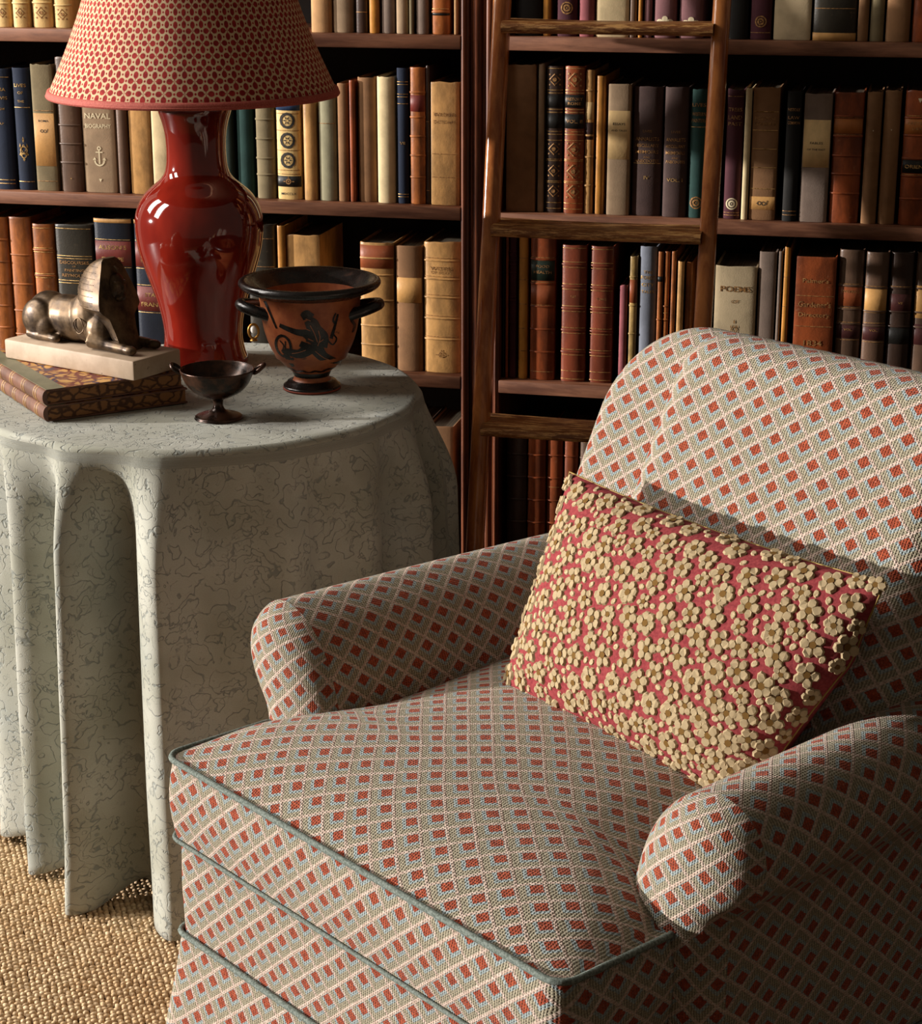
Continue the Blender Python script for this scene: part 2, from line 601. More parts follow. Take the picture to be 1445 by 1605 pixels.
# ------------------------------------------------------------------ books
def spine_y(x, w, bulge):
    t = max(-1.0, min(1.0, x / (w / 2)))
    return -bulge * (1 - t * t) ** 0.5 if bulge > 0 else 0.0
def spine_strip(w, bulge, z0, z1, proud, nseg=8, wide=0.985):
    mb = MB()
    P = []
    hw = w / 2 * wide
    xs = [hw * math.sin(math.pi / 2 * (-1 + 2 * i / nseg)) for i in range(nseg + 1)]
    out, inn = [], []
    for x in xs:
        t = x / (w / 2)
        nx, ny = t * 0.55, -1.0
        L = math.hypot(nx, ny)
        out.append((x + nx / L * proud, spine_y(x, w, bulge) + ny / L * proud))
        inn.append((x, spine_y(x, w, bulge) + 0.0006))
    rnd_ = min(proud * 0.5, (z1 - z0) * 0.3)
    rows = [[(x, y, z0) for x, y in inn], [(x, y, z0 + rnd_) for x, y in out], [(x, y, z1 - rnd_) for x, y in out], [(x, y, z1) for x, y in inn]]
    mb.grid(rows)
    return mb
TEXT_CACHE = {}
def text_pts(s):
    if s in TEXT_CACHE:
        return TEXT_CACHE[s]
    cu = bpy.data.curves.new('t', 'FONT')
    cu.body = s
    cu.align_x, cu.align_y = 'CENTER', 'CENTER'
    cu.size = 1.0
    cu.resolution_u = 2
    cu.offset = 0.012
    o = bpy.data.objects.new('t', cu)
    C.objects.link(o)
    dg = bpy.context.evaluated_depsgraph_get()
    me = bpy.data.meshes.new_from_object(o.evaluated_get(dg))
    vs = [(q.co.x, q.co.y) for q in me.vertices]
    fs = [tuple(f.vertices) for f in me.polygons]
    bpy.data.objects.remove(o)
    bpy.data.meshes.remove(me)
    bpy.data.curves.remove(cu)
    x0, x1 = min(a for a, b in vs), max(a for a, b in vs)
    y0, y1 = min(b for a, b in vs), max(b for a, b in vs)
    TEXT_CACHE[s] = ([((a - (x0 + x1) / 2) / (x1 - x0), (b - (y0 + y1) / 2) / (y1 - y0)) for a, b in vs], fs, (x1 - x0) / (y1 - y0))
    return TEXT_CACHE[s]
def spine_text(s, w, bulge, zc, hgt, frac=0.82, proud=0.0006):
    pts, fs, asp = text_pts(s)
    tw = min(w * frac, hgt * asp * 1.25)
    vs = [(a * tw, spine_y(a * tw, w, bulge) - proud, zc + b * hgt) for a, b in pts]
    return MB().add(vs, fs)
def flat_poly(polys, w, bulge, xc, zc, sc, proud=0.0007):
    mb = MB()
    for poly in polys:
        mb.add([(xc + a * sc, spine_y(xc + a * sc, w, bulge) - proud, zc + b * sc) for a, b in poly], [tuple(range(len(poly)))])
    return mb
def ring_poly(r0, r1, n=16, cx=0, cy=0, sy=1.0):
    out = []
    for i in range(n):
        a, b = 2 * math.pi * i / n, 2 * math.pi * (i + 1) / n
        out.append([(cx + r0 * math.cos(a), cy + sy * r0 * math.sin(a)), (cx + r1 * math.cos(a), cy + sy * r1 * math.sin(a)),
                    (cx + r1 * math.cos(b), cy + sy * r1 * math.sin(b)), (cx + r0 * math.cos(b), cy + sy * r0 * math.sin(b))])
    return out
def disc_poly(r, n=12, cx=0, cy=0, sy=1.0):
    return [[(cx + r * math.cos(2 * math.pi * i / n), cy + sy * r * math.sin(2 * math.pi * i / n)) for i in range(n)]]
def diamond_ring(a, b, t):
    o_, i_ = [(a, 0), (0, b), (-a, 0), (0, -b)], [(a - t, 0), (0, b - t), (-a + t, 0), (0, -b + t)]
    return [[o_[k], o_[(k + 1) % 4], i_[(k + 1) % 4], i_[k]] for k in range(4)]
ORN = {
    'lozenge': diamond_ring(1, 1, 0.22) + disc_poly(0.34, 8) + disc_poly(.15, 6, .85, .8) + disc_poly(.15, 6, -.85, .8) + disc_poly(.15, 6, .85, -.8) + disc_poly(.15, 6, -.85, -.8),
    'flower': ring_poly(0.62, 0.9, 12) + [[(0.6 * math.cos(k * math.pi / 3), 0.6 * math.sin(k * math.pi / 3)), (0.2 * math.cos(k * math.pi / 3 + .5), 0.2 * math.sin(k * math.pi / 3 + .5)), (0.2 * math.cos(k * math.pi / 3 - .5), 0.2 * math.sin(k * math.pi / 3 - .5))] for k in range(6)],
    'seal': ring_poly(0.78, 1.0, 20) + ring_poly(0.3, 0.62, 10) + disc_poly(0.14, 6),
    'anchor': [[(-.08, -.9), (.08, -.9), (.08, .75), (-.08, .75)], [(-.45, .42), (.45, .42), (.45, .56), (-.45, .56)]] + ring_poly(.12, .26, 10, 0, .95)
              + [[(math.cos(a) * .5, -.5 + math.sin(a) * .5), (math.cos(a) * .68, -.5 + math.sin(a) * .68), (math.cos(a + .4) * .68, -.5 + math.sin(a + .4) * .68), (math.cos(a + .4) * .5, -.5 + math.sin(a + .4) * .5)] for a in [math.pi + .4 * i for i in range(8)]]
              + [[(-.85, -.45), (-.4, -.4), (-.62, -.1)], [(.85, -.45), (.62, -.1), (.4, -.4)]],
    'blossoms': disc_poly(.36, 10, -.5, 0) + disc_poly(.36, 10, .5, 0) + disc_poly(.3, 10, 0, .35) + disc_poly(.22, 8, 0, -.2),
    'plume': [[(0, 1.9), (.16, 1.4), (0, .9), (-.16, 1.4)]] + diamond_ring(.5, .8, .16) + ring_poly(.3, .46, 10, 0, -1.0) + ring_poly(.5, .64, 12, 0, -.2)
              + [[(0, -1.9), (.2, -1.6), (0, -1.3), (-.2, -1.6)], [(.75, .3), (.55, .9), (.45, .2)], [(-.75, .3), (-.45, .2), (-.55, .9)], [(.8, -.9), (.5, -.4), (.4, -1.1)], [(-.8, -.9), (-.4, -1.1), (-.5, -.4)]],
    'crest': ring_poly(.35, .6, 10) + disc_poly(.2, 8) + [[(-1.2, -.08), (-.7, -.08), (-.7, .08), (-1.2, .08)], [(.7, -.08), (1.2, -.08), (1.2, .08), (.7, .08)], [(-.2, .7), (.2, .7), (0, 1.1)]],
    'tri': [[(-.5, .4), (0, -.6), (.5, .4)]],
    'scrawl': ring_poly(.25, .38, 8, -.5, 0) + ring_poly(.25, .38, 8, .25, -.05) + [[(-1, -.1), (-.7, -.05), (-.7, .1), (-1, 0)], [(.6, -.3), (.75, -.3), (1.0, .5), (.85, .5)]],
}
ORD = ['first', 'second', 'third', 'fourth', 'fifth', 'sixth', 'seventh', 'eighth', 'ninth', 'tenth', 'eleventh', 'twelfth', 'thirteenth', 'fourteenth',
       'fifteenth', 'sixteenth', 'seventeenth', 'eighteenth', 'nineteenth', 'twentieth', 'twenty-first', 'twenty-second', 'twenty-third', 'twenty-fourth', 'twenty-fifth', 'twenty-sixth']
def make_book(x0, x1, z0, h, col, ex, label, group, recess=0.02, depth=None):
    w = x1 - x0
    d = depth or rnd.uniform(0.135, 0.16)
    bulge = min(0.26 * w, 0.0075)
    if 'flat' in ex:
        bulge *= 0.35
    root = empty('book')
    P = Q0 + EH * ((x0 + x1) / 2) + NH * (recess + bulge)
    root.location = (P.x, P.y, z0)
    root.rotation_euler = (0, 0, CASE_RZ)
    tag(root, label, 'book', group)
    # cover: rounded spine and two boards, open at head, tail and fore-edge
    t = min(0.0026, w * 0.16)
    nseg = 8
    outer = [(-w / 2, d), (-w / 2, 0.004)]
    outer += [(w / 2 * math.sin(math.pi / 2 * (-1 + 2 * i / nseg)), spine_y(w / 2 * math.sin(math.pi / 2 * (-1 + 2 * i / nseg)), w, bulge)) for i in range(nseg + 1)]
    outer += [(w / 2, 0.004), (w / 2, d)]
    inner = []
    for (x, y) in outer:
        inner.append((max(-w / 2 + t, min(w / 2 - t, x)), max(y + t, t * 0.6) if y < 0.003 else y))
    n = len(outer)
    zs = [0.0, 0.003, 0.5 * h, h - 0.004, h - 0.0012, h]
    worn = 'worn' in ex
    rows = []
    seed = rnd.uniform(0, 99)
    for k, z in enumerate(zs):
        row = []
        for i, (x, y) in enumerate(outer):
            zz = z
            f = 1.0
            if k >= 4:
                zz += 0.0016 * mnoise.noise(Vector((x * 160, seed, 0))) * (1.8 if worn else 0.8)
                if k == 5 and 2 <= i < n - 2:
                    f = 0.97
            if k == 0:
                zz += abs(0.0008 * mnoise.noise(Vector((x * 160, seed, 5))))
                f = 0.985
            row.append((x * f, y + (0.0006 if k in (0, 5) and 2 <= i < n - 2 else 0), zz))
        rows.append(row)
    mb = MB()
    mb.grid(rows)
    irows = [[(x, y, z) for x, y in inner] for z in (0.0, h - 0.001)]
    mb.grid(irows, flip=True)
    mb.grid([rows[-1], irows[-1]])
    mb.grid([irows[0], rows[0]])
    for row_o, row_i in (((rows, irows)),):
        for idx, fl_ in ((0, False), (n - 1, True)):
            q = [rows[0][idx], irows[0][idx], irows[-1][idx], rows[-1][idx]]
            mb.add(q, [(0, 1, 2, 3) if fl_ else (3, 2, 1, 0)])
    auto_sharp(mb.build('cover', BM[col], root), 50)
    pt = 0.003
    MB().box((-w / 2 + t, max(0.0005, 0.001), pt), (w / 2 - t, d - 0.003, h - pt - 0.001)).build('page_block', PAGES, root, smooth=False)
    for e in ex.split(';'):
        e = e.strip()
        if ':' not in e:
            continue
        k, v = e.split(':', 1)
        if k == 'bands':                # raised bands at evenly spread or given heights
            q = v.split(',')
            fr = [float(a) for a in q] if len(q) > 1 else [(i + 1) / (int(q[0]) + 1) for i in range(int(q[0]))]
            for f in fr:
                spine_strip(w, bulge, f * h - 0.0020, f * h + 0.0020, 0.0015).build('raised_band', BM[col], root)
        elif k in ('gilt', 'faded'):
            for a in v.split(','):
                f = float(a)
                spine_strip(w, bulge, f * h - 0.0007, f * h + 0.0007, 0.0005 if 'bands' not in ex else 0.0010, wide=0.93).build('gilt_line', GILT if k == 'gilt' else FADED, root)
        elif k == 'label':
            a, b, c = v.split(',')
            spine_strip(w, bulge, float(a) * h, float(b) * h, 0.0004, wide=0.95).build('title_label', LAB[c], root)
        elif k == 'strip':              # wide coloured zone right around the spine
            a, b, c = v.split(',')
            spine_strip(w, bulge, float(a) * h, float(b) * h, 0.0003, wide=0.999).build('spine_panel', LAB[c], root)
        elif k in ('text', 'ftext', 'wtext', 'dtext'):
            s, f, hg = v.split('|')
            spine_text(s, w, bulge, float(f) * h, float(hg)).build('lettering', dict(text=GILT, ftext=FADED, wtext=WHITE_INK, dtext=DARK_INK)[k], root, smooth=False)
        elif k in ('orn', 'forn', 'worn_', 'dorn'):
            nm, f, sc = v.split('|')
            for a in f.split(','):
                flat_poly(ORN[nm], w, bulge, 0, float(a) * h, float(sc) * w).build('ornament', dict(orn=GILT, forn=FADED, worn_=WHITE_INK, dorn=DARK_INK)[k], root, smooth=False)
    return root
FEAT = {'bands': 'with raised bands', 'label': 'with title label', 'orn': 'with gilt ornament', 'text': 'with gilt lettering', 'gilt': 'with gilt lines'}
def shelf_row(where, group, zshelf, items, yref=None, zmax=None):
    for i, it in enumerate(items):
        a, b, top, col, ex = it[:5]
        yr = yref
        rec = 0.02 + rnd.uniform(-0.003, 0.003)
        if yr is None:
            # foot of the book: pixel where it meets the shelf
            def foot(x):
                y = 300.0
                for _ in range(12):
                    u, z = on_case(x, y, rec)
                    y -= (zshelf - z) * 900
                return on_case(x, y, rec)[0]
            x0, x1 = foot(a), foot(b)
        else:
            x0, x1 = on_case(a, yr, rec)[0], on_case(b, yr, rec)[0]
        if top > 5:
            h = on_case((a + b) / 2, top, rec)[1] - zshelf
        else:
            h = rnd.uniform(0.195, 0.235)
        h = min(h, 0.256)
        feat = ''
        for k in ('label', 'bands', 'orn', 'text', 'gilt'):
            if any(q.strip().startswith(k + ':') for q in ex.split(';')):
                feat = ' ' + FEAT[k]
                break
        lab = f"{COLWORD[col]} book{feat}, {ORD[i]} from left on {where}"
        make_book(x0 + 0.0007, x1 - 0.0007, zshelf + 0.0003, h, col, ex, lab, group, rec)

B5 = 'bands:5;gilt:.1,.9'
shelf_row('highest left shelf', 'books on the highest left shelf', Z_A, [
    (-8, 17, 0, 'vellum', 'bands:4;forn:lozenge|.12|.3'), (19, 46, 0, 'vellum', 'bands:4;forn:lozenge|.12|.3'), (50, 81, 0, 'vellum', 'bands:4;forn:lozenge|.12|.3'), (84, 113, 0, 'vellum', 'bands:4;forn:lozenge|.12|.3'),
    (486, 519, 0, 'tan', 'worn'), (520, 553, 0, 'greytan', ''), (557, 576, 0, 'darkbrown', 'faded:.17'), (578, 594, 0, 'ochre', 'worn'), (597, 618, 0, 'greybrown', ''),
    (620, 639, 0, 'greytan', ''), (641, 648, 0, 'olive', ''), (651, 671, 0, 'greybrown', 'worn'), (675, 704, 0, 'calf', 'bands:5;strip:.14,.165,black;gilt:.19'), (711, 717, 0, 'tan', '')])
shelf_row('shelf behind lampshade', 'books on the shelf behind the lampshade', Z_BL, [
    (-6, 25, 108, 'navy', 'gilt:.93,.08,.05;text:ARIA|.83|.006;text:NAVIS|.76|.006;text:TOM|.67|.004;text:A.P|.55|.004'),
    (28, 55, 107, 'navy', 'gilt:.07,.68;text:LIVES|.86|.006;text:OF|.8|.005;text:THE|.73|.004;orn:plume|.34|.36'),
    (58, 92, 102, 'olive', 'flat;worn;label:.2,.62,tan;dtext:ROMA|.56|.004;dorn:scrawl|.48|.2;faded:.64,.08'),
    (95, 131, 90, 'brown', 'bands:.84,.66,.5,.36,.22;orn:tri|.1|.07'),
    (134, 184, 104, 'greytan', 'flat;worn;wtext:NAVAL|.61|.010;wtext:BIOGRAPHY|.53|.008;worn_:anchor|.29|.25;worn_:tri|.1|.1'),
    (186, 203, 120, 'brown', 'worn;strip:.74,.99,tan'), (206, 240, 112, 'palecalf', 'flat'), (241, 268, 108, 'cream', 'flat'),
    (352, 369, 150, 'darkgreen', ''), (372, 398, 160, 'teal', 'worn'), (402, 431, 160, 'olive', 'bands:.82,.62,.42,.25;worn'),
    (434, 472, 158, 'vellum', 'strip:.9,.99,blue;strip:.13,.24,black;dorn:flower|.8,.6,.4|.36;faded:.87,.7,.5,.3,.26;forn:crest|.185|.2;dtext:MDCCLX|.06|.004'),
    (476, 497, 158, 'palecalf', 'worn'), (500, 528, 146, 'sage', 'faded:.72'), (530, 547, 131, 'umber', 'worn'), (549, 558, 126, 'redcalf', ''),
    (561, 590, 122, 'umber', 'worn'), (591, 619, 121, 'cream', 'worn'), (622, 641, 107, 'navy', 'gilt:.9,.88,.81,.79,.74,.07,.05;text:VII|.45|.005'),
    (642, 667, 106, 'calf', 'bands:.82,.64,.5,.36,.2;label:.68,.8,red;worn'), (668, 674, 103, 'darkbrown', 'worn;faded:.1,.6'),
    (675, 720, 129, 'palecalf', 'flat;worn;faded:.42,.23;ftext:WALKER\'S|.74|.007;ftext:DICTIONARY|.68|.006')])
shelf_row('shelf behind table', 'books on the shelf behind the table', Z_C + .001, [
    (-14, 15, 341, 'calf', 'bands:5'), (17, 51, 341, 'calf', 'bands:.72,.5,.3,.12'), (53, 86, 352, 'calf', 'bands:.8,.6,.42,.22;gilt:.815,.785,.615,.585,.435,.405,.97'),
    (88, 147, 353, 'darkolive', 'gilt:.97,.76,.74,.57,.55;ftext:DISCOURSES|.71|.006;ftext:OF|.68|.003;ftext:PAINTING|.65|.005;ftext:REYNOLDS|.61|.006'),
    (149, 208, 334, 'darknavy', 'strip:.97,.999,tan;label:.66,.84,red;label:.36,.5,red;gilt:.85,.65,.51,.35;text:ALISON\'S|.795|.008;text:EUROPE|.71|.007;text:VOL. I|.43|.008'),
    (211, 268, 336, 'darknavy', 'strip:.97,.999,tan;label:.66,.84,red;label:.34,.52,red;gilt:.85,.65,.53,.33;text:ALISON\'S|.795|.008;text:EUROPE|.71|.007;text:FRANCE|.39|.008;text:STATE|.46|.007'),
    (388, 431, 349, 'darkolive', 'orn:crest|.42|.2;faded:.7,.9'), (435, 448, 346, 'ochre', 'worn'), (450, 502, 369, 'palecalf', 'flat;worn'),
    (563, 616, 381, 'palecalf', 'worn;strip:.8,.98,russet;faded:.88,.75,.55,.35,.2;bands:.88,.75,.55,.35,.2'), (619, 661, 386, 'umber', 'worn;label:.55,.75,tan'),
    (663, 721, 380, 'palecalf', 'worn;bands:.86,.72,.58,.42,.26;faded:.88,.74,.6,.44,.28;ftext:WORKS|.8|.007;ftext:OF SCOTT|.77|.005;forn:crest|.14|.14')], yref=440)
shelf_row('dim shelf beside tablecloth', 'books on the dim shelf beside the tablecloth', Z_D, [
    (600, 636, 640, 'brown', 'bands:4'), (637, 668, 632, 'darkbrown', 'bands:4'), (670, 711, 612, 'umber', 'flat;strip:.6,.72,darkred;faded:.73,.59')], yref=700)
shelf_row('highest right shelf', 'books on the highest right shelf', Z_A, [
    (806, 848, 0, 'black', ''), (850, 863, 0, 'ochre', ''), (871, 904, 0, 'maroon', 'forn:seal|.2|.3'), (906, 931, 0, 'pink', ''), (933, 985, 0, 'cream', 'flat'), (986, 997, 0, 'brown', ''),
    (999, 1006, 0, 'ochre', ''), (1008, 1021, 0, 'mauve', ''), (1023, 1059, 0, 'mauve', 'worn_:blossoms|.12|.46'), (1063, 1101, 0, 'mauve', 'worn_:blossoms|.12|.46'),
    (1140, 1172, 0, 'black', ''), (1174, 1208, 0, 'maroon', 'forn:seal|.13|.28;faded:.05'), (1211, 1270, 0, 'palegrey', 'flat;worn'), (1272, 1341, 0, 'darkolive', 'faded:.24;strip:0.0,.06,tan'),
    (1342, 1360, 0, 'umber', ''), (1361, 1384, 0, 'olive', ''), (1386, 1425, 0, 'umber', 'worn'), (1427, 1460, 0, 'redcalf', '')])
ANN = 'ftext:LIVES|.66|.004;ftext:ANNALISTS|.60|.006;ftext:MISCELLANY|.55|.0055;ftext:MEMOIRS|.5|.0055;ftext:AND|.46|.003;ftext:ANECDOTES|.43|.005;'
shelf_row('second right shelf', 'books on the second right shelf', Z_BR, [
    (792, 838, 102, 'umber', 'flat;worn'), (841, 851, 100, 'greytan', 'worn'),
    (853, 880, 104, 'darkbrown', 'forn:lozenge|.91,.44,.29,.15|.36;gilt:.985,.84,.82,.71,.69,.56,.54,.5,.37,.36,.22,.21,.07,.03;label:.72,.81,black;label:.58,.68,black'),
    (881, 913, 104, 'redcalf', 'forn:lozenge|.91,.44,.29,.15|.36;gilt:.985,.84,.82,.71,.69,.56,.54,.5,.37,.36,.22,.21,.07,.03;label:.72,.81,black;label:.58,.68,black;ftext:HISTORY|.78|.005;ftext:ROME|.75|.005;ftext:VOL. II|.63|.006'),
    (914, 928, 110, 'palecalf', 'bands:.86,.55,.4,.2;label:.66,.78,cream;label:.52,.64,brown'), (931, 945, 119, 'ochre', 'worn'),
    (949, 985, 132, 'greytan', 'flat;worn;label:.43,.8,cream;dtext:ESSAYS|.7|.004;dtext:AND TALES|.65|.003'),
    (988, 1034, 136, 'smoke', ANN + 'gilt:.41;text:IV|.3|.006'), (1036, 1074, 137, 'smoke', ANN + 'text:VOL. I|.29|.006'),
    (1076, 1103, 140, 'teal', 'ftext:LIVES|.88|.006;ftext:WESTERN|.81|.006;ftext:PAINTERS|.76|.006;gilt:.71;forn:seal|.12|.38'),
    (1132, 1159, 141, 'maroon', 'faded:.95,.05,.03;ftext:TREES|.85|.006;ftext:LAND|.79|.007;ftext:PAST|.74|.006;worn_:seal|.12|.36'),
    (1160, 1171, 138, 'cream', ''), (1172, 1214, 137, 'umber', 'flat;worn;gilt:.82,.68,.54,.4,.24;label:.08,.18,tan;dorn:scrawl|.13|.22;ftext:POETICAL|.77|.005;ftext:REMAINS|.73|.005'),
    (1224, 1248, 143, 'black', 'ftext:HISTORY|.86|.005;ftext:LAW|.8|.005;ftext:COMMON|.76|.005;faded:.08,.05'),
    (1251, 1295, 147, 'greybrown', 'flat;worn;label:.43,.8,cream;dtext:FABLES|.62|.004;dtext:OF THE EAST|.57|.003'),
    (1297, 1344, 145, 'redcalf', 'bands:.82,.67,.52,.38,.23;label:.69,.8,ochre;faded:.81,.68'),
    (1347, 1372, 144, 'umber', 'worn;worn_:tri|.71|.1'), (1374, 1401, 142, 'umber', 'worn;worn_:tri|.71|.1'),
    (1406, 1452, 142, 'redcalf', 'bands:.8,.67,.5,.37,.2;label:.68,.81,ochre;label:.39,.49,black;gilt:.815,.675,.5,.38;text:ORIENT|.44|.006;worn_:tri|.93|.16;ftext:EASTERN|.76|.005;ftext:LAW|.72|.005')])
shelf_row('third right shelf', 'books on the third right shelf', Z_C - .002, [
    (788, 791, 372, 'black', ''), (792, 797, 372, 'redcalf', ''), (798, 809, 372, 'maroon', 'bands:.9,.87,.84,.81,.78,.75,.58,.56,.4;gilt:.9,.87,.84,.81,.78,.75,.58,.56,.4'), (812, 827, 368, 'ochre', 'worn;faded:.85,.7,.53,.36,.2'),
    (830, 870, 365, 'redcalf', 'bands:.85,.68,.52,.36,.2;label:.7,.84,green;label:.53,.67,russet;faded:.86,.69,.53,.06;ftext:FOOD|.8|.005;ftext:HEALTH|.76|.005'),
    (879, 919, 385, 'chestnut', 'bands:.86,.7,.54,.38,.22;gilt:.98,.88,.84,.72,.68,.56,.52,.4,.36,.24,.2,.08,.02;ftext:LES|.63|.004'), (924, 961, 387, 'chestnut', 'bands:.86,.7,.54,.38,.22;gilt:.98,.88,.84,.72,.68,.56,.52,.4,.36,.24,.2,.08,.02;ftext:TOME|.62|.004'),
    (971, 984, 448, 'pink', 'worn'), (986, 999, 402, 'mottled', 'bands:.84,.62,.4;label:.64,.82,russet'), (1001, 1029, 387, 'slate', 'worn;text:THE|.82|.005;text:FOREST|.78|.006;text:CITY|.73|.006;text:TALES|.68|.005'),
    (1030, 1039, 395, 'calf', 'label:.78,.82,black;bands:.5,.3'), (1040, 1049, 395, 'calf', 'bands:.6,.5,.3;gilt:.55'), (1051, 1059, 394, 'calf', ''), (1061, 1072, 410, 'palecalf', ''), (1074, 1085, 411, 'calf', ''),
    (1120, 1186, 418, 'palegrey', 'flat;worn;ftext:POEMS|.82|.010;ftext:OF|.72|.006;forn:plume|.5|.13'), (1188, 1216, 395, 'greybrown', 'flat'), (1218, 1225, 394, 'greybrown', ''), (1227, 1237, 388, 'ochre', 'worn;faded:.8,.6'),
    (1246, 1310, 403, 'redcalf', 'flat;worn;faded:.72,.5;ftext:Palmer\'s|.83|.008;ftext:Gardener\'s|.66|.010;ftext:Directory|.58|.010;ftext:1834|.38|.010'),
    (1313, 1353, 392, 'brown', 'worn;bands:.76,.6,.5;label:.62,.75,russet;label:.4,.5,darkred;faded:.77,.61,.51,.39;ftext:WORKS|.72|.005;ftext:VOL.|.46|.004'),
    (1355, 1392, 396, 'brown', 'bands:.76,.6,.5;label:.59,.76,tan;label:.4,.51,darkred;faded:.77,.52,.39;ftext:VOL.|.47|.004'),
    (1394, 1431, 396, 'darkbrown', 'bands:.76,.6,.5;label:.6,.72,darkred;label:.38,.5,black;faded:.77,.5;ftext:VII|.66|.004'),
    (1434, 1474, 397, 'brown', 'bands:.76,.6,.5;label:.56,.78,tan;label:.38,.52,darkred')], yref=450)
shelf_row('lowest right shelf', 'books on the dark lowest right shelf', Z_D, [
    (793, 825, 622, 'darkbrown', 'bands:5'), (826, 855, 625, 'redcalf', 'bands:5'), (856, 882, 629, 'redcalf', 'bands:5;faded:.95,.6'), (883, 906, 629, 'redcalf', 'bands:5;faded:.95,.6'), (908, 935, 631, 'brown', 'bands:5;faded:.95'), (937, 966, 632, 'darkbrown', 'bands:4')], yref=720)

# ------------------------------------------------------------------ round table under its cloth
TC, TR, TZ = Vector((-0.4102, 2.9906, 0)), 0.346, 0.72
m = Mat('damask_cloth', 0.9, 0.15)
v = m.coord('UV', (1, 1, 1))
w1 = m.warp(v, 34, 0.022)
n = m.noise(w1, 24, 2, 0.45)
l1 = ((n * 6.0).frac() - 0.5).abs()
line = l1.step(0.085, 0.02)
n4 = m.noise(m.warp(v, 60, 0.014), 44, 2, 0.5)
l3 = ((n4 * 5.0).frac() - 0.5).abs().step(0.07, 0.015)
msk = m.noise(v, 13, 3, 0.6).step(0.43, 0.56)
brk = m.noise(v, 38, 2).step(0.30, 0.50)
ln = (line * brk * 0.85).max(l3 * msk * brk)
fine = m.noise(v, 650, 2)
blot = m.noise(v, 6, 3)
c = m.mix(blot.step(0.35, 0.65), srgb('#99998a'), srgb('#aeaea2'))
c = m.mix(fine.step(0.3, 0.75) * 0.25, c, srgb('#7f8174'))
c = m.mix(ln * 0.58, c, srgb('#4f5a5d'))
blu = m.noise(v, 4, 2).step(0.5, 0.7)
c = m.mix(blu * 0.25, c, srgb('#8d999b'))
m.color(c)
m.bump((ln * -1.0) + fine * 0.3, 0.6, 0.002)
m.b.inputs['Sheen Weight'].default_value = 0.15
DAMASK = m.m
tbl = empty('round_table', (TC.x, TC.y, 0))
tag(tbl, 'round table hidden under a floor length grey-green cloth', 'table')
m = Mat('table_wood', 0.6)
m.color(srgb('#4a2d1a'))
TW = m.m
MB().lathe([(0, TZ - 0.03), (0.262, TZ - 0.03), (0.266, TZ - 0.016), (0.262, TZ - 0.004), (0, TZ - 0.004)], 48).build('table_top', TW, tbl)
for k in range(4):
    a = R(45 + 90 * k)
    MB().tube([(0.18 * math.cos(a), 0.18 * math.sin(a), 0.007), (0.18 * math.cos(a), 0.18 * math.sin(a), TZ - 0.03)], [0.014, 0.022], 10).build('leg', TW, tbl)
# pleats: (azimuth deg of the crest, width before it, width after it, height m)
FOLDS = [(-95.5, 4.4, 9.0, 0.080), (-115.5, 4.4, 7.5, 0.096), (-137.0, 3.6, 8.5, 0.062), (-162.0, 4.0, 9.0, 0.055),
         (-63, 4.5, 6, 0.018), (-53, 4, 3, -0.014), (-41, 4, 7, 0.022), (-30, 4, 4, -0.020), (-19, 4, 6, 0.036), (-8, 4, 4, -0.05), (3, 5, 6, 0.055),
         (16, 6, 6, -0.04), (30, 8, 8, 0.03), (48, 8, 8, -0.03), (66, 8, 8, 0.02), (88, 8, 8, -0.02), (108, 8, 8, 0.02), (130, 8, 8, -0.03), (150, 8, 8, 0.02), (172, 6, 6, -0.03)]
def fold(th, only=None):
    s = 0
    dg_ = (math.degrees(th) + 180) % 360 - 180
    for a, w1, w2, A in FOLDS:
        d = (dg_ - a + 180) % 360 - 180
        w = w1 if d < 0 else w2
        s += A * math.exp(-abs(d / w) ** 2.0)
    s -= 0.066 * sstep(-178, -166, dg_) * (1 - sstep(-99, -90, dg_))
    return s
NT = 900
cl = MB()
P, UV = [], []
Rr = TR
prof_top = [0.0, 0.05, 0.1, 0.15, 0.2, 0.25, 0.29, 0.32, 0.337]
for r in prof_top:
    row, uvr = [], []
    for i in range(NT):
        th = 2 * math.pi * i / NT
        z = TZ + 0.0010 * mnoise.noise(Vector((r * math.cos(th) * 9, r * math.sin(th) * 9, 3)))
        row.append((r * math.cos(th), r * math.sin(th), z))
        uvr.append((r * math.cos(th), r * math.sin(th)))
    P.append(row)
    UV.append(uvr)
for k in range(1, 7):
    a = math.pi / 2 * k / 6
    er = 0.009
    row, uvr = [], []
    for i in range(NT):
        th = 2 * math.pi * i / NT
        r = 0.337 + er * math.sin(a) + 0.08 * fold(th) * (k / 6) ** 2
        row.append((r * math.cos(th), r * math.sin(th), TZ - er * (1 - math.cos(a))))
        q = 0.337 + er * a
        uvr.append((q * math.cos(th), q * math.sin(th)))
    P.append(row)
    UV.append(uvr)
ND = 46
ARC = [0.0]
for i in range(1, NT + 1):
    q0, q1 = ((TR + fold(2 * math.pi * (i - e_) / NT) * 0.95 + 0.012, 2 * math.pi * (i - e_) / NT) for e_ in (1, 0))
    ARC.append(ARC[-1] + math.hypot(q1[0] * math.cos(q1[1]) - q0[0] * math.cos(q0[1]), q1[0] * math.sin(q1[1]) - q0[0] * math.sin(q0[1])))
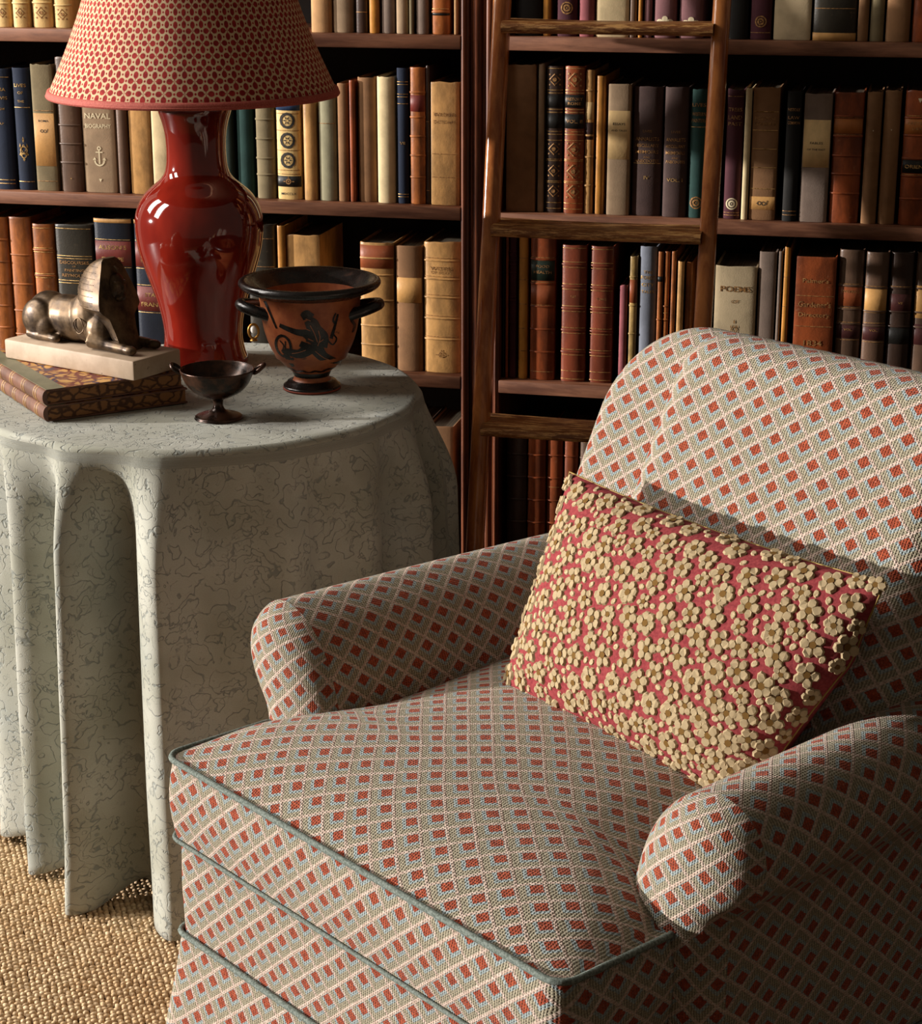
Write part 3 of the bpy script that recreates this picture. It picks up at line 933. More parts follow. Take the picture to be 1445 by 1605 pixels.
for k in range(1, ND + 1):
    t = k / ND
    row, uvr = [], []
    for i in range(NT):
        th = 2 * math.pi * i / NT
        f = fold(th)
        g_ = 0.08 + 0.92 * sstep(0.0, 0.22, t) ** 0.75
        r = TR + f * g_ + 0.022 * t * (1 if f > 0 else 0.6) + 0.004 * t * mnoise.noise(Vector((math.cos(th) * 5, math.sin(th) * 5, t * 5)))
        fl_ = 0.012 * sstep(0.82, 1.0, t) * max(0, f) / 0.06
        r += fl_
        hem = 0.0075 + 0.035 * max(0, -f) / 0.08
        z0 = TZ - 0.009
        z = z0 + (hem - z0) * t
        th2 = th + R(1.2) * math.sin(t * 3 + th * 5) * t * 0.4
        row.append((r * math.cos(th2), r * math.sin(th2), z))
        uvr.append((ARC[i] + 3.0, z))
    P.append(row)
    UV.append(uvr)
cl.grid(P, UV, wrap_v=True, flip=True)
cloth_o = cl.build('tablecloth', DAMASK, None, uv=True, loc=(TC.x, TC.y, 0))
tag(cloth_o, 'grey-green damask cloth draped to the floor over the round table', 'tablecloth')
sm = cloth_o.modifiers.new('thick', 'SOLIDIFY')
sm.thickness = 0.0016
sm.offset = -1
TOP = TZ + 0.0012

# ------------------------------------------------------------------ table lamp
LX, LY = -0.4235, 3.19
lamp = empty('table_lamp', (LX, LY, TOP))
tag(lamp, 'oxblood red baluster lamp with red flower patterned shade', 'lamp')
m = Mat('oxblood_glaze', 0.07, 0.6)
v = m.coord('Object')
n = m.noise(m.coord('Object', (1, 1, 0.4)), 14, 3)
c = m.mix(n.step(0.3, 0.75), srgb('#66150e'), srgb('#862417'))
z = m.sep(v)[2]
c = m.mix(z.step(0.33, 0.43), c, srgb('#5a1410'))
m.color(c)
m.b.inputs['Coat Weight'].default_value = 0.6
m.b.inputs['Coat Roughness'].default_value = 0.04
GLAZE = m.m
prof = lathe_from_px(LY, [(172, 58), (180, 57), (196, 52), (215, 48), (240, 46.5), (262, 47.5), (276, 51), (286, 58), (296, 70), (308, 83), (322, 92), (340, 98.5), (358, 100), (378, 98.5), (400, 94.5), (425, 87), (450, 78.5), (476, 70), (500, 64), (522, 61), (540, 61.5), (555, 65), (563, 68), (570, 68.5)])
zb = prof[-1][1]
prof = [(r, z - zb) for r, z in prof]
prof = [(q.x, q.y) for q in catmull([(r, z, 0) for r, z in prof], 4)]
prof = [(0.03, prof[0][1] - 0.01), (0.045, prof[0][1] + 0.001)] + prof + [(0.058, 0.0), (0.0, 0.0)]
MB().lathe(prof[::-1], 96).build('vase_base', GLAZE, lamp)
zt = prof[0][1]
m = Mat('aged_brass', 0.3, 0.5, 0.9)
m.color(srgb('#9a6e32'))
BRASS = m.m
MB().lathe([(0.0, zt), (0.03, zt), (0.03, zt + 0.012), (0.012, zt + 0.02), (0.008, zt + 0.07), (0.016, zt + 0.08), (0.016, zt + 0.12), (0, zt + 0.125)], 24).build('socket', BRASS, lamp)
# shade
m = Mat('printed_shade', 0.85, 0.2)
uvv = m.coord('UV')
U, V, _ = m.sep(uvv)
x_ = U * 44.0
y_ = V / 0.0375
ax = ((x_ + 0.5).frac() - 0.5).abs()
ay = ((y_ + 0.5).frac() - 0.5).abs()
bx, by = ax * -1.0 + 0.5, ay * -1.0 + 0.5
def ell(px_, py_, cx, cy, rx, ry):
    a, b = (px_ - cx) / rx, (py_ - cy) / ry
    return (a * a + b * b)
def petals(px_, py_):
    # teardrops: narrower toward the flower's centre
    q = ell(px_, py_, 0.245, 0, 0.155, 0.115)
    q2 = ell(px_, py_, 0, 0.24, 0.132, 0.145)
    s1 = ell(px_, py_, 0.11, 0, 0.09, 0.018)
    s2 = ell(px_, py_, 0, 0.10, 0.018, 0.09)
    return q.min(q2).min(s1).min(s2)
D = petals(ax, ay).min(petals(bx, by))
dots = ell(ax, ay, 0.5, 0, 0.055, 0.05).min(ell(ax, ay, 0, 0.5, 0.055, 0.05)).min(ell(ax, ay, 0.25, 0.25, 0.05, 0.045))
D = D.min(dots)
fac = D.step(1.15, 0.85)
nz = m.noise(m.coord('Object'), 700, 2)
halo = D.step(1.9, 1.2)
c = m.mix(nz.step(0.3, 0.7), srgb('#bca27e'), srgb('#d2bb96'))
c = m.mix(halo * 0.22, c, srgb('#a5875c'))
rv = m.noise(m.coord('Object'), 120, 2).step(0.35, 0.65)
c = m.mix(fac, c, m.mix(rv, srgb('#7e1c1d'), srgb('#9a2a28')))
m.color(c)
m.bump(nz, 0.15, 0.001)
PRINT = m.m
m = Mat('shade_trim', 0.8)
n = m.noise(m.coord('Object'), 500, 2)
m.color(m.mix(n.step(0.3, 0.7), srgb('#9a4036'), srgb('#b55c4c')))
TRIM = m.m
zr = at_y(722.5, 144, LY).z - TOP
RB, RT, HS = 0.2275, 0.136, 0.26
sx = at_y(297, 150, LY).x - LX
shp, suv = [], []
NS = 24
for k in range(NS + 1):
    t = k / NS
    r = RB + (RT - RB) * t - 0.010 * math.sin(math.pi * t)
    z = zr + HS * t
    shp.append([(sx * 0 + r * math.cos(2 * math.pi * i / 128), r * math.sin(2 * math.pi * i / 128), z) for i in range(129)])
    suv.append([(i / 128, HS * 1.06 * t) for i in range(129)])
sh = MB()
sh.grid(shp, suv)
shade_o = sh.build('shade', PRINT, lamp, uv=True)
md = shade_o.modifiers.new('t', 'SOLIDIFY')
md.thickness = 0.0018
md.offset = -1
circ = lambda r, z, n=96: [(r * math.cos(2 * math.pi * i / n), r * math.sin(2 * math.pi * i / n), z) for i in range(n)]
mb = MB()
mb.lathe([(RB - 0.002, zr - 0.006), (RB + 0.0028, zr - 0.005), (RB + 0.0030, zr + 0.0005), (RB + 0.0010, zr + 0.0062), (RB - 0.003, zr + 0.006)], 128)
mb.build('bottom_trim', TRIM, shade_o)
mb = MB()
mb.lathe([(RB + 0.0024, zr - 0.0005), (RB + 0.0040, zr - 0.0015), (RB + 0.0041, zr - 0.0030), (RB + 0.0024, zr - 0.004)], 128)
mb.build('trim_cord', TRIM, shade_o)
mb = MB()
mb.lathe([(RT - 0.002, zr + HS - 0.006), (RT + 0.0025, zr + HS - 0.005), (RT + 0.0025, zr + HS + 0.004), (RT - 0.002, zr + HS + 0.005)], 96)
mb.build('top_trim', TRIM, shade_o)
mb = MB()
for k in range(3):
    a = 2 * math.pi * k / 3
    mb.tube([(0.012 * math.cos(a), 0.012 * math.sin(a), zt + 0.11), (RT * 0.98 * math.cos(a), RT * 0.98 * math.sin(a), zr + HS - 0.004)], 0.0015, 6)
mb.build('shade_carrier', BRASS, lamp)

# small ring-shaped ornament between lamp and krater
pr = at_z(396, 538, TOP)
rg = empty('brass_ring', (pr.x, pr.y + 0.02, TOP))
tag(rg, 'tiny brass ring ornament with white bead beside the lamp foot', 'ornament')
MB().tube([(0.0085 * math.cos(a * math.pi / 10), 0, 0.0165 + 0.0125 * math.sin(a * math.pi / 10)) for a in range(20)], 0.0022, 8, closed=True).build('ring', BRASS, rg)
m = Mat('pearl', 0.2)
m.color(srgb('#d9d4cc'))
MB().ellipsoid((0, 0, 0.0195), (0.0058, 0.004, 0.0075)).build('bead', m.m, rg)
MB().lathe([(0, 0), (0.007, 0), (0.006, 0.002), (0.0025, 0.0048), (0, 0.005)], 16).build('foot', BRASS, rg)

# ------------------------------------------------------------------ krater
KX, KY = -0.2325, 3.003
kr = empty('bell_krater', (KX, KY, TOP))
tag(kr, 'terracotta bell krater vase with black painted figure and dark rim', 'vase')
m = Mat('terracotta', 0.45, 0.4)
n = m.noise(m.coord('Object'), 22, 5, 0.65)
n2 = m.noise(m.coord('Object'), 8, 3)
c = m.mix(n.step(0.3, 0.7), srgb('#8a4427'), srgb('#b56a3d'))
c = m.mix(n2.step(0.45, 0.7) * 0.6, c, srgb('#5e2f1e'))
n5 = m.noise(m.coord('Object', (1, 1, 1.5)), 45, 5, 0.75)
c = m.mix(n5.step(0.60, 0.72) * 0.7, c, srgb('#2a1a13'))
c = m.mix(n5.step(0.38, 0.28) * 0.4, c, srgb('#c08a68'))
m.color(c)
m.bump(n, 0.2, 0.002)
TERRA = m.m
m = Mat('pale_clay_line', 0.6)
m.color(srgb('#a5694a'))
TERRA_L = m.m
m = Mat('black_slip', 0.22, 0.55)
n = m.noise(m.coord('Object'), 60, 5, 0.7)
c = m.mix(n.step(0.55, 0.8) * 0.6, srgb('#120f0d'), srgb('#4a3022'))
m.color(c)
m.rough(n * 0.35 + 0.1)
SLIP = m.m
kp = lathe_from_px(KY, [(457, 82), (462, 80), (475, 78), (493, 76.5), (510, 73.5), (526, 69), (540, 63.5), (553, 56), (564, 46.5), (572, 38), (578, 31)])
z_off = lathe_from_px(KY, [(606, 1)])[0][1]
kp = [(r, z - z_off) for r, z in kp]
body = [(q.x, q.y) for q in catmull([(r, z, 0) for r, z in kp], 4)]
zl = body[0][1]
def kr_r(z):
    for a, b in zip(body, body[1:]):
        if b[1] <= z <= a[1]:
            t = (z - b[1]) / (a[1] - b[1])
            return b[0] + (a[0] - b[0]) * t
    return body[0][0]
MB().lathe(body[::-1], 72).build('body', TERRA, kr)
MB().lathe([(body[0][0] - 0.006, zl + 0.001), (body[0][0] - 0.008, zl - 0.03), (body[0][0] - 0.010, zl - 0.06), (0.055, zl - 0.10), (0.02, zl - 0.115), (0, zl - 0.116)][::-1], 64).build('inner_wall', TERRA, kr)
rl = [(body[0][0] - 0.006, zl + 0.001), (body[0][0] + 0.002, zl - 0.0005), (body[0][0] + 0.012, zl + 0.004), (0.1035, zl + 0.0085), (0.1085, zl + 0.013), (0.1095, zl + 0.0175), (0.1065, zl + 0.0215), (0.1005, zl + 0.0215), (0.092, zl + 0.016), (0.083, zl + 0.008), (body[0][0] - 0.006, zl + 0.001)]
rl = [(q.x, q.y) for q in catmull([(a, b, 0) for a, b in rl], 3)]
MB().lathe(rl, 96).build('rim', SLIP, kr)
zf = body[-1][1]
MB().lathe([(0.0, zf), (body[-1][0] + 0.0006, zf + 0.006), (body[-1][0] - 0.001, zf - 0.003), (0.0275, zf - 0.008)][::-1], 48).build('stem', SLIP, kr)
MB().lathe([(0.0275, zf - 0.006), (0.0272, zf - 0.010), (0.029, zf - 0.014), (0.031, zf - 0.016)][::-1], 48).build('stem_ring', TERRA, kr)
zq = zf - 0.0145
MB().lathe([(0.030, zq), (0.038, zq - 0.002), (0.0425, zq - 0.008), (0.0445, 0.006), (0.0445, 0.0028)][::-1], 64).build('foot', SLIP, kr)
m = Mat('red_clay', 0.7)
m.color(srgb('#8c3a22'))
MB().lathe([(0.0440, 0.0030), (0.0452, 0.0022), (0.0450, 0.0), (0, 0)][::-1], 64).build('foot_edge', m.m, kr)
for az0 in (-4, 186):
    pts = []
    zc = zl - 0.018
    rb = kr_r(zc - 0.008)
    for k in range(13):
        t = k / 12
        a = -26 + 52 * t
        out = math.sin(math.pi * t) ** 0.55
        r = rb - 0.006 + 0.037 * out
        pts.append((r * math.cos(R(az0 + a * (1 - 0.35 * out))), r * math.sin(R(az0 + a * (1 - 0.35 * out))), zc - 0.010 + 0.012 * out))
    MB().tube(pts, [0.0095 - 0.001 * math.sin(math.pi * k / 12) for k in range(13)], 12).build('handle', SLIP, kr)
# painted running figure: silhouettes laid on the curved wall (pixel sketch around the vase axis)
KSC = 1 / 990.0
def paint(name, strokes, mat=SLIP):
    mb = MB()
    for st in strokes:
        pts, wd = st
        cv = catmull([(a, b, 0) for a, b in pts], 4) if len(pts) > 2 else [Vector((*pts[0], 0)), Vector((*[(pts[0][i] + pts[1][i]) / 2 for i in (0, 1)], 0)), Vector((*pts[1], 0))]
        n_ = len(cv)
        L_, R_ = [], []
        for i, q in enumerate(cv):
            t = i / (n_ - 1)
            a, b = cv[max(0, i - 1)], cv[min(n_ - 1, i + 1)]
            d = (b - a).normalized()
            nn = Vector((-d.y, d.x, 0))
            w_ = wd[0] + (wd[1] - wd[0]) * t if len(wd) == 2 else (wd[0] * (1 - t) * (1 - t) + wd[1] * 2 * t * (1 - t) * 1.0 + wd[2] * t * t)
            L_.append(q + nn * w_ / 2)
            R_.append(q - nn * w_ / 2)
        def sp(q):
            xx = (q.x - 487) * KSC
            zz = (606 - q.y) * 1.035 * KSC + 0.0
            zz = max(zf + 0.003, min(zl - 0.004, zz))
            r = kr_r(zz) + (0.0005 if mat is SLIP else 0.0009)
            a = -math.pi / 2 + math.asin(max(-0.98, min(0.98, xx / r)))
            return (r * math.cos(a), r * math.sin(a), zz)
        mid = [(a + b) / 2 for a, b in zip(L_, R_)]
        mb.grid([[sp(q) for q in R_], [sp(q) for q in mid], [sp(q) for q in L_]], flip=True)
    return mb.build(name, mat, kr)
paint('painted_figure', [
    ([(484, 508), (497, 518), (508, 525)], (12, 20)), ([(490, 488), (496, 500), (500, 512), (497, 524)], (14, 22, 26)), ([(480, 484), (488, 480), (494, 484)], (10, 13)), ([(480, 479), (488, 475), (497, 482)], (4, 5)),
    ([(488, 508), (470, 506), (445, 498)], (12, 6)), ([(500, 496), (510, 512), (514, 520)], (12, 6)),
    ([(498, 528), (508, 545), (524, 556), (536, 566)], (22, 14, 5)), ([(492, 530), (474, 541), (455, 539), (450, 544)], (20, 12, 8)), ([(452, 543), (458, 556), (462, 565)], (10, 5)), ([(458, 556), (464, 549)], (8, 4)),
    ([(503, 500), (512, 514), (508, 530)], (10, 16)), ([(476, 524), (488, 530), (500, 534)], (10, 14)), ([(492, 486), (500, 490), (505, 498)], (8, 5)),
    ([(422, 466), (432, 486), (440, 504)], (5, 3)), ([(522, 518), (528, 500), (533, 482)], (5, 3)), ([(530, 497), (526, 490), (530, 480)], (4, 2)), ([(517, 520), (524, 528), (530, 520), (526, 512)], (2.5, 2))])
paint('incised_lines', [([(492, 496), (498, 508), (502, 522)], (1.3, 1.1)), ([(504, 504), (506, 516), (502, 528)], (1.2, 1.0)), ([(484, 500), (492, 504)], (1.4, 1.0)), ([(486, 486), (493, 489)], (1.2, 1.0)), ([(498, 536), (510, 548), (520, 554)], (1.2, 1.0)), ([(462, 541), (474, 538), (484, 534)], (1.2, 1.0)), ([(488, 516), (496, 520)], (1.6, 1.2)), ([(505, 522), (511, 518)], (1.5, 1.0))], mat=TERRA_L)
paint('painted_shield', [([(449 + 12 * math.cos(a * math.pi / 8 * 1.0), 531 + 17 * math.sin(a * math.pi / 8)) for a in range(17)], (4, 4)),
                         ([(444, 522), (450, 530), (446, 540)], (2, 2)), ([(453, 522), (452, 536)], (2, 2))])
paint('painted_band', [([(438 + 9.5 * i, 570 + 3.5 * math.sin(math.pi * i / 10) + (2 if i % 2 else -1)) for i in range(11)], (3.5, 3.5))])
paint('painted_scroll', [([(552, 496), (556, 506), (553, 516)], (4, 3)), ([(550, 488), (557, 492)], (5, 3))])

# ------------------------------------------------------------------ kylix
KL = at_z(343, 655, TOP)
ky = empty('stemmed_cup', (KL.x, KL.y, TOP))
tag(ky, 'small dark bronze stemmed cup with two ring handles on the table', 'cup')
m = Mat('dark_bronze', 0.25, 0.5, 0.55)
n = m.noise(m.coord('Object'), 40, 4, 0.65)
m.color(m.mix(n.step(0.35, 0.7), srgb('#1d130d'), srgb('#4d3020')))
m.rough(n * 0.3 + 0.14)
DBRZ = m.m
sc = 2.62 / 3100 * 1.075
cp = [(0, 0), (0.033, 0), (0.0345, 0.002), (0.0335, 0.0042), (0.024, 0.0075), (0.012, 0.0115), (0.0078, 0.017), (0.0072, 0.024), (0.010, 0.029), (0.022, 0.034), (0.036, 0.042), (0.046, 0.053), (0.0525, 0.067), (0.0545, 0.0735), (0.0530, 0.0742), (0.0505, 0.068), (0.043, 0.054), (0.032, 0.045), (0.018, 0.0385), (0.0, 0.036)]
cp = [(q.x, max(0, q.y)) for q in catmull([(a, b, 0) for a, b in cp], 3)]
MB().lathe(cp, 72).build('bowl_and_foot', DBRZ, ky)
for az in (8, 172):
    c0, s0 = math.cos(R(az)), math.sin(R(az))
    pts = []
    for k in range(18):
        a = 2 * math.pi * k / 18
        rr = 0.0610 + 0.0078 * math.cos(a)
        tt = 0.0088 * math.sin(a)
        pts.append((c0 * rr - s0 * tt, s0 * rr + c0 * tt, 0.0725 + 0.006 * math.cos(a)))
    MB().tube(pts, 0.0031, 8, closed=True).build('ring_handle', DBRZ, ky)

# ------------------------------------------------------------------ two marbled books under the sphinx
m = Mat('marbled_paper', 0.5, 0.35)
v = m.coord('Object')
w1 = m.warp(v, 26, 0.03)
w2 = m.warp(w1, 70, 0.012)
vo = m.voronoi(w2, 42)
n = m.noise(w2, 30, 3)
c = m.mix(n.step(0.35, 0.65), srgb('#a8793f'), srgb('#c99a58'))
c = m.mix(vo.step(0.16, 0.05), c, srgb('#6a2b20'))
n2 = m.noise(w1, 18, 2)
c = m.mix(vo.step(0.07, 0.02) * n2.step(0.45, 0.6), c, srgb('#26334d'))
m.color(c)
MARBLE_P = m.m
m = Mat('marbled_edges', 0.6, 0.3)
v = m.coord('Object', (1, 1, 1.4))
w1 = m.warp(v, 30, 0.02)
vo = m.voronoi(m.warp(w1, 60, 0.012), 46)
c = m.mix(vo.step(0.14, 0.04) * 0.85, srgb('#8f6238'), srgb('#3a2015'))
m.color(c)
MARBLE_E = m.m
HALF = leather('half_leather', '#6a4634', 0.35, 0.45)
GREYL = leather('spine_leather_side', '#77735a', 0.15, 0.5)
LBAND = leather('spine_gold_bands', '#a27c4e', 0.3, 0.4)
c0, c1, c2 = at_z(69, 662, TOP), at_z(290, 632, TOP), at_z(0, 597, TOP)
bx_ = (c1 - c0).normalized()
BK_RZ = math.atan2(bx_.y, bx_.x)
def flat_book(name, label, loc, rz, w, d, h):
    """lies flat: local x away from the spine (spine at x=0), y along the spine"""
    root = empty(name, loc, rz)
    tag(root, label, 'book', 'marbled books under the sphinx')
    t = 0.0026
    auto_sharp(MB().box((0.006, 0, 0), (w, d, t), bev=0.0006).build('lower_board', HALF, root))
    auto_sharp(MB().box((0.006, 0, h - t), (w, d, h), bev=0.0006).build('upper_board', HALF, root))
    mb = MB()
    P = []
    for yy in (0, d):
        P.append([(0.007 - 0.0075 * math.sin(math.pi * k / 10) , yy, h / 2 - h / 2 * math.cos(math.pi * k / 10)) for k in range(11)])
    mb.grid(P)
    mb.add(P[0] , [tuple(range(11))])
    mb.add(P[1], [tuple(range(11))[::-1]])
    auto_sharp(mb.build('spine', HALF, root))
    for f in (0.10, 0.13, 0.28, 0.31, 0.46, 0.49, 0.64, 0.67, 0.82, 0.85):
        mb = MB()
        P = []
        for yy, k_ in ((f * d - .0016, 0), (f * d - .001, 1), (f * d + .001, 1), (f * d + .0016, 0)):
            P.append([(0.007 - (0.0075 + 0.0010 * k_) * math.sin(math.pi * k / 10), yy, h / 2 - (h / 2 + 0.0003 * k_) * math.cos(math.pi * k / 10)) for k in range(11)])
        mb.grid(P)
        mb.build('spine_band', LBAND, root)
    auto_sharp(MB().box((0.006, 0.0006, h), (0.034, d - 0.0006, h + 0.0004)).build('leather_strip', GREYL, root))
    mb = MB()
    q = 0.026
    mb.add([(0.034, 0.0008, h + 0.0003), (w - q, 0.0008, h + 0.0003), (w - 0.0008, q, h + 0.0003), (w - 0.0008, d - q, h + 0.0003), (w - q, d - 0.0008, h + 0.0003), (0.034, d - 0.0008, h + 0.0003)], [(0, 1, 2, 3, 4, 5)])
    mb.build('marbled_panel', MARBLE_P, root, smooth=False)
    MB().box((0.006, 0.0022, t), (w - 0.0025, d - 0.0022, h - t)).build('page_block', MARBLE_E, root, smooth=False)
    return root
BW, BD, BH = 0.222, 0.285, 0.0232
flat_book('marbled_book', 'marbled leather-spined book lying directly on the cloth, lower of two', (c0.x, c0.y, TOP), BK_RZ, BW + 0.004, BD, BH)
loc2 = Vector((c0.x, c0.y, 0)) + Vector((math.cos(BK_RZ + R(1)), math.sin(BK_RZ + R(1)), 0)) * 0.001 + Vector((-math.sin(BK_RZ), math.cos(BK_RZ), 0)) * 0.002
flat_book('marbled_book', 'marbled leather-spined book directly under the sphinx plinth, upper of two', (loc2.x, loc2.y, TOP + BH + 0.0006), BK_RZ + R(1.2), BW, BD, BH)
ZS = TOP + 2 * BH + 0.0014

# ------------------------------------------------------------------ sphinx
s0 = at_z(210, 598, ZS)
s1 = at_z(8, 561, ZS)
ex_ = (s0 - s1).normalized()
SRZ = math.atan2(ex_.y, ex_.x)
SL = (s0 - s1).length
sp = empty('sphinx_statuette', (s1.x, s1.y, ZS), SRZ)
tag(sp, 'bronze recumbent sphinx statuette on a pale stone plinth', 'statuette')
m = Mat('alabaster', 0.6, 0.35)
n = m.noise(m.coord('Object'), 18, 5, 0.6)
c = m.mix(n.step(0.35, 0.7), srgb('#a8927a'), srgb('#c0aa92'))
n2 = m.noise(m.coord('Object'), 110, 3)
c = m.mix(n2.step(0.68, 0.74), c, srgb('#6a5646'))
m.color(c)
PH, PW = 0.0305, 0.104
pb = MB().box((0, 0, 0), (SL, PW, PH), bev=0.0035)
auto_sharp(pb.build('plinth', m.m, sp), 40)
m = Mat('patinated_bronze', 0.3, 0.5, 0.6)
n = m.noise(m.coord('Object'), 30, 5, 0.65)
m.color(m.mix(n.step(0.3, 0.7), srgb('#2a1d13'), srgb('#705a40')))
m.rough(n * 0.4 + 0.2)
BRONZE = m.m
def remeshed(mb, name, mat, parent, vox=0.0018, smooth_it=6, loc=None):
    o = mb.build('tmp', mat)
    r = o.modifiers.new('r', 'REMESH')
    r.mode = 'VOXEL'
    r.voxel_size = vox
    s_ = o.modifiers.new('s', 'SMOOTH')
    s_.iterations = smooth_it
    s_.factor = 0.5
    dg = bpy.context.evaluated_depsgraph_get()
    me = bpy.data.meshes.new_from_object(o.evaluated_get(dg))
    me.name = name
    me.materials.clear()
    me.materials.append(mat)
    me.polygons.foreach_set('use_smooth', [True] * len(me.polygons))
    bpy.data.objects.remove(o)
    return obj(name, me, parent, loc)
k = SL / 0.27
CY = PW / 2
Z0 = PH
def E_(mb, x, y, z, rx, ry, rz, tilt=0.0):
    mb.ellipsoid((x * k, CY + y, Z0 + z), (rx * k, ry, rz), 20, 14, Matrix.Rotation(tilt, 3, 'Y') if tilt else None)
mb = MB()
E_(mb, 0.098, 0, 0.036, 0.066, 0.029, 0.036)
E_(mb, 0.140, 0, 0.042, 0.040, 0.031, 0.040, R(-12))
E_(mb, 0.168, 0, 0.028, 0.034, 0.032, 0.032)
E_(mb, 0.052, 0, 0.040, 0.038, 0.029, 0.033)
for s in (-1, 1):
    E_(mb, 0.046, s * 0.022, 0.033, 0.032, 0.014, 0.030, R(-35))
    E_(mb, 0.062, s * 0.024, 0.024, 0.020, 0.011, 0.022)
    mb.tube([(0.028 * k, CY + s * 0.024, Z0 + 0.010), (0.05 * k, CY + s * 0.027, Z0 + 0.0072), (0.082 * k, CY + s * 0.027, Z0 + 0.0068)], [0.009, 0.0075, 0.0062], 12)
    mb.ellipsoid((0.086 * k, CY + s * 0.027, Z0 + 0.0066), (0.011, 0.0078, 0.0066), 14, 10)
    mb.tube([(0.160 * k, CY + s * 0.026, Z0 + 0.014), (0.195 * k, CY + s * 0.0245, Z0 + 0.0092), (0.232 * k, CY + s * 0.0265, Z0 + 0.0078)], [0.013, 0.0088, 0.0076], 12)
    mb.ellipsoid((0.240 * k, CY + s * 0.0265, Z0 + 0.0075), (0.013, 0.0086, 0.0074), 14, 10)
remeshed(mb, 'body', BRONZE, sp, 0.0019, 5)
MB().tube([(0.022 * k, CY + 0.004, Z0 + 0.05), (0.012 * k, CY + 0.012, Z0 + 0.035), (0.014 * k, CY + 0.03, Z0 + 0.014), (0.035 * k, CY + 0.041, Z0 + 0.006), (0.07 * k, CY + 0.042, Z0 + 0.005)], [0.0042, 0.0042, 0.004, 0.0038, 0.003], 10).build('tail', BRONZE, sp)
# headdress: loft of sections from crown to lappets
mb = MB()
FRT = [(0, .224), (.03, .212), (.055, .204), (.075, .2), (.10, .195), (.125, .190), (.1375, .185)]
BKT = [(0, .200), (.02, .186), (.04, .165), (.052, .146), (.062, .134), (.075, .127), (.088, .125), (.10, .128), (.115, .137), (.127, .150), (.134, .163), (.1375, .176)]
HWT = [(0, .021), (.03, .023), (.05, .027), (.058, .037), (.064, .0435), (.075, .0425), (.088, .0385), (.10, .0335), (.115, .0275), (.127, .022), (.134, .0175), (.1375, .012)]
def ip_(T, z):
    for (a, p), (b, q) in zip(T, T[1:]):
        if a <= z <= b:
            return p + (q - p) * (z - a) / (b - a)
    return T[-1][1]
def nemes_pt(z, i, n=32):
    """D-shaped section: flat front (first 9 points), rounded back"""
    f_, b_, w_ = ip_(FRT, z) * k, ip_(BKT, z) * k, ip_(HWT, z)
    if i <= 8:
        t = -1 + 2 * i / 8
        return (f_ - 0.003 * abs(t) ** 3, CY + t * w_, Z0 + z)
    a = math.pi * (i - 8) / (n - 8)
    return (f_ - 0.003 - (f_ - 0.003 - b_) * math.sin(a) ** 0.8, CY + w_ * math.cos(a), Z0 + z)
rings = [[nemes_pt(0.1375 * r_ / 36, i) for i in range(32)] for r_ in range(37)]
mb.grid(rings, wrap_v=True)
mb.add(rings[0], [tuple(range(32))[::-1]])
mb.add(rings[-1], [tuple(range(32))])
hd = auto_sharp(mb.build('headdress', BRONZE, sp), 40)
for f in range(8):
    z = 0.066 + 0.0085 * f
    # raised stripes around the cloth of the headdress
    MB().tube([nemes_pt(z, i) for i in range(10, 32)], 0.0006, 6).build('stripe', BRONZE, hd)
mb = MB()
mb.ellipsoid((0.192 * k, CY, Z0 + 0.094), (0.0150, 0.0165, 0.022), 20, 14)
mb.ellipsoid((0.200 * k, CY, Z0 + 0.081), (0.0095, 0.0105, 0.008), 14, 10)
mb.ellipsoid((0.2065 * k, CY, Z0 + 0.0935), (0.0042, 0.003, 0.0062), 12, 8)
for s in (-1, 1):
    mb.ellipsoid((0.2025 * k, CY + s * 0.0065, Z0 + 0.1005), (0.0035, 0.0042, 0.002), 10, 8)
    mb.ellipsoid((0.2022 * k, CY + s * 0.0068, Z0 + 0.104), (0.0035, 0.0052, 0.0013), 10, 8)
    mb.ellipsoid((0.186 * k, CY + s * 0.0165, Z0 + 0.096), (0.0035, 0.0028, 0.0075), 10, 8)
mb.ellipsoid((0.2055 * k, CY, Z0 + 0.0865), (0.003, 0.0052, 0.0012), 10, 8)
mb.ellipsoid((0.2050 * k, CY, Z0 + 0.0838), (0.003, 0.0046, 0.0013), 10, 8)
remeshed(mb, 'face', BRONZE, sp, 0.0009, 2)
MB().tube([(0.192 * k, CY, Z0 + 0.126), (0.198 * k, CY, Z0 + 0.122), (0.197 * k, CY, Z0 + 0.117)], [0.0014, 0.0022, 0.0012], 8).build('uraeus', BRONZE, hd)
for s in (-1, 1):
    pts = [((0.142 + 0.010 * math.cos(a * .35)) * k, CY + s * (0.0312 + 0.001 * math.sin(a)), Z0 + 0.034 + 0.012 * math.sin(a * .35)) for a in range(19)]
    MB().tube(pts, 0.0009, 6, closed=False).build('cartouche', BRONZE, sp)

# ------------------------------------------------------------------ armchair
m = Mat('needlepoint', 0.95, 0.12)
uvv = m.coord('UV')
U, V, _ = m.sep(uvv)
CELL = 0.0305
jn = m.noise(uvv, 300, 2)
jn2 = m.noise(uvv, 14, 2)
V = V * 1.16
U2 = U + (jn - 0.5) * 0.0030 + (jn2 - 0.5) * 0.006
V2 = V + (jn - 0.5) * 0.0030
fa = ((U2 + V2) * (0.70711 / CELL)).frac()
fb = ((V2 - U2) * (0.70711 / CELL)).frac()
mn, mx = fa.min(fb), fa.max(fb)
ph = m.noise(uvv, 120, 2) * 7.0
rib = ((U * (2 * math.pi / 0.0036) + ph).sin() * 0.5) + 0.5
rib2 = ((V * (2 * math.pi / 0.0036) + ph).sin() * 0.5) + 0.5
st = rib * rib2
nn = m.noise(uvv, 150, 3)
olive = m.mix(rib * 0.75, srgb('#aba38d'), srgb('#655d47'))
olive = m.mix(nn.step(0.35, 0.65) * 0.45, olive, srgb('#8d846c'))
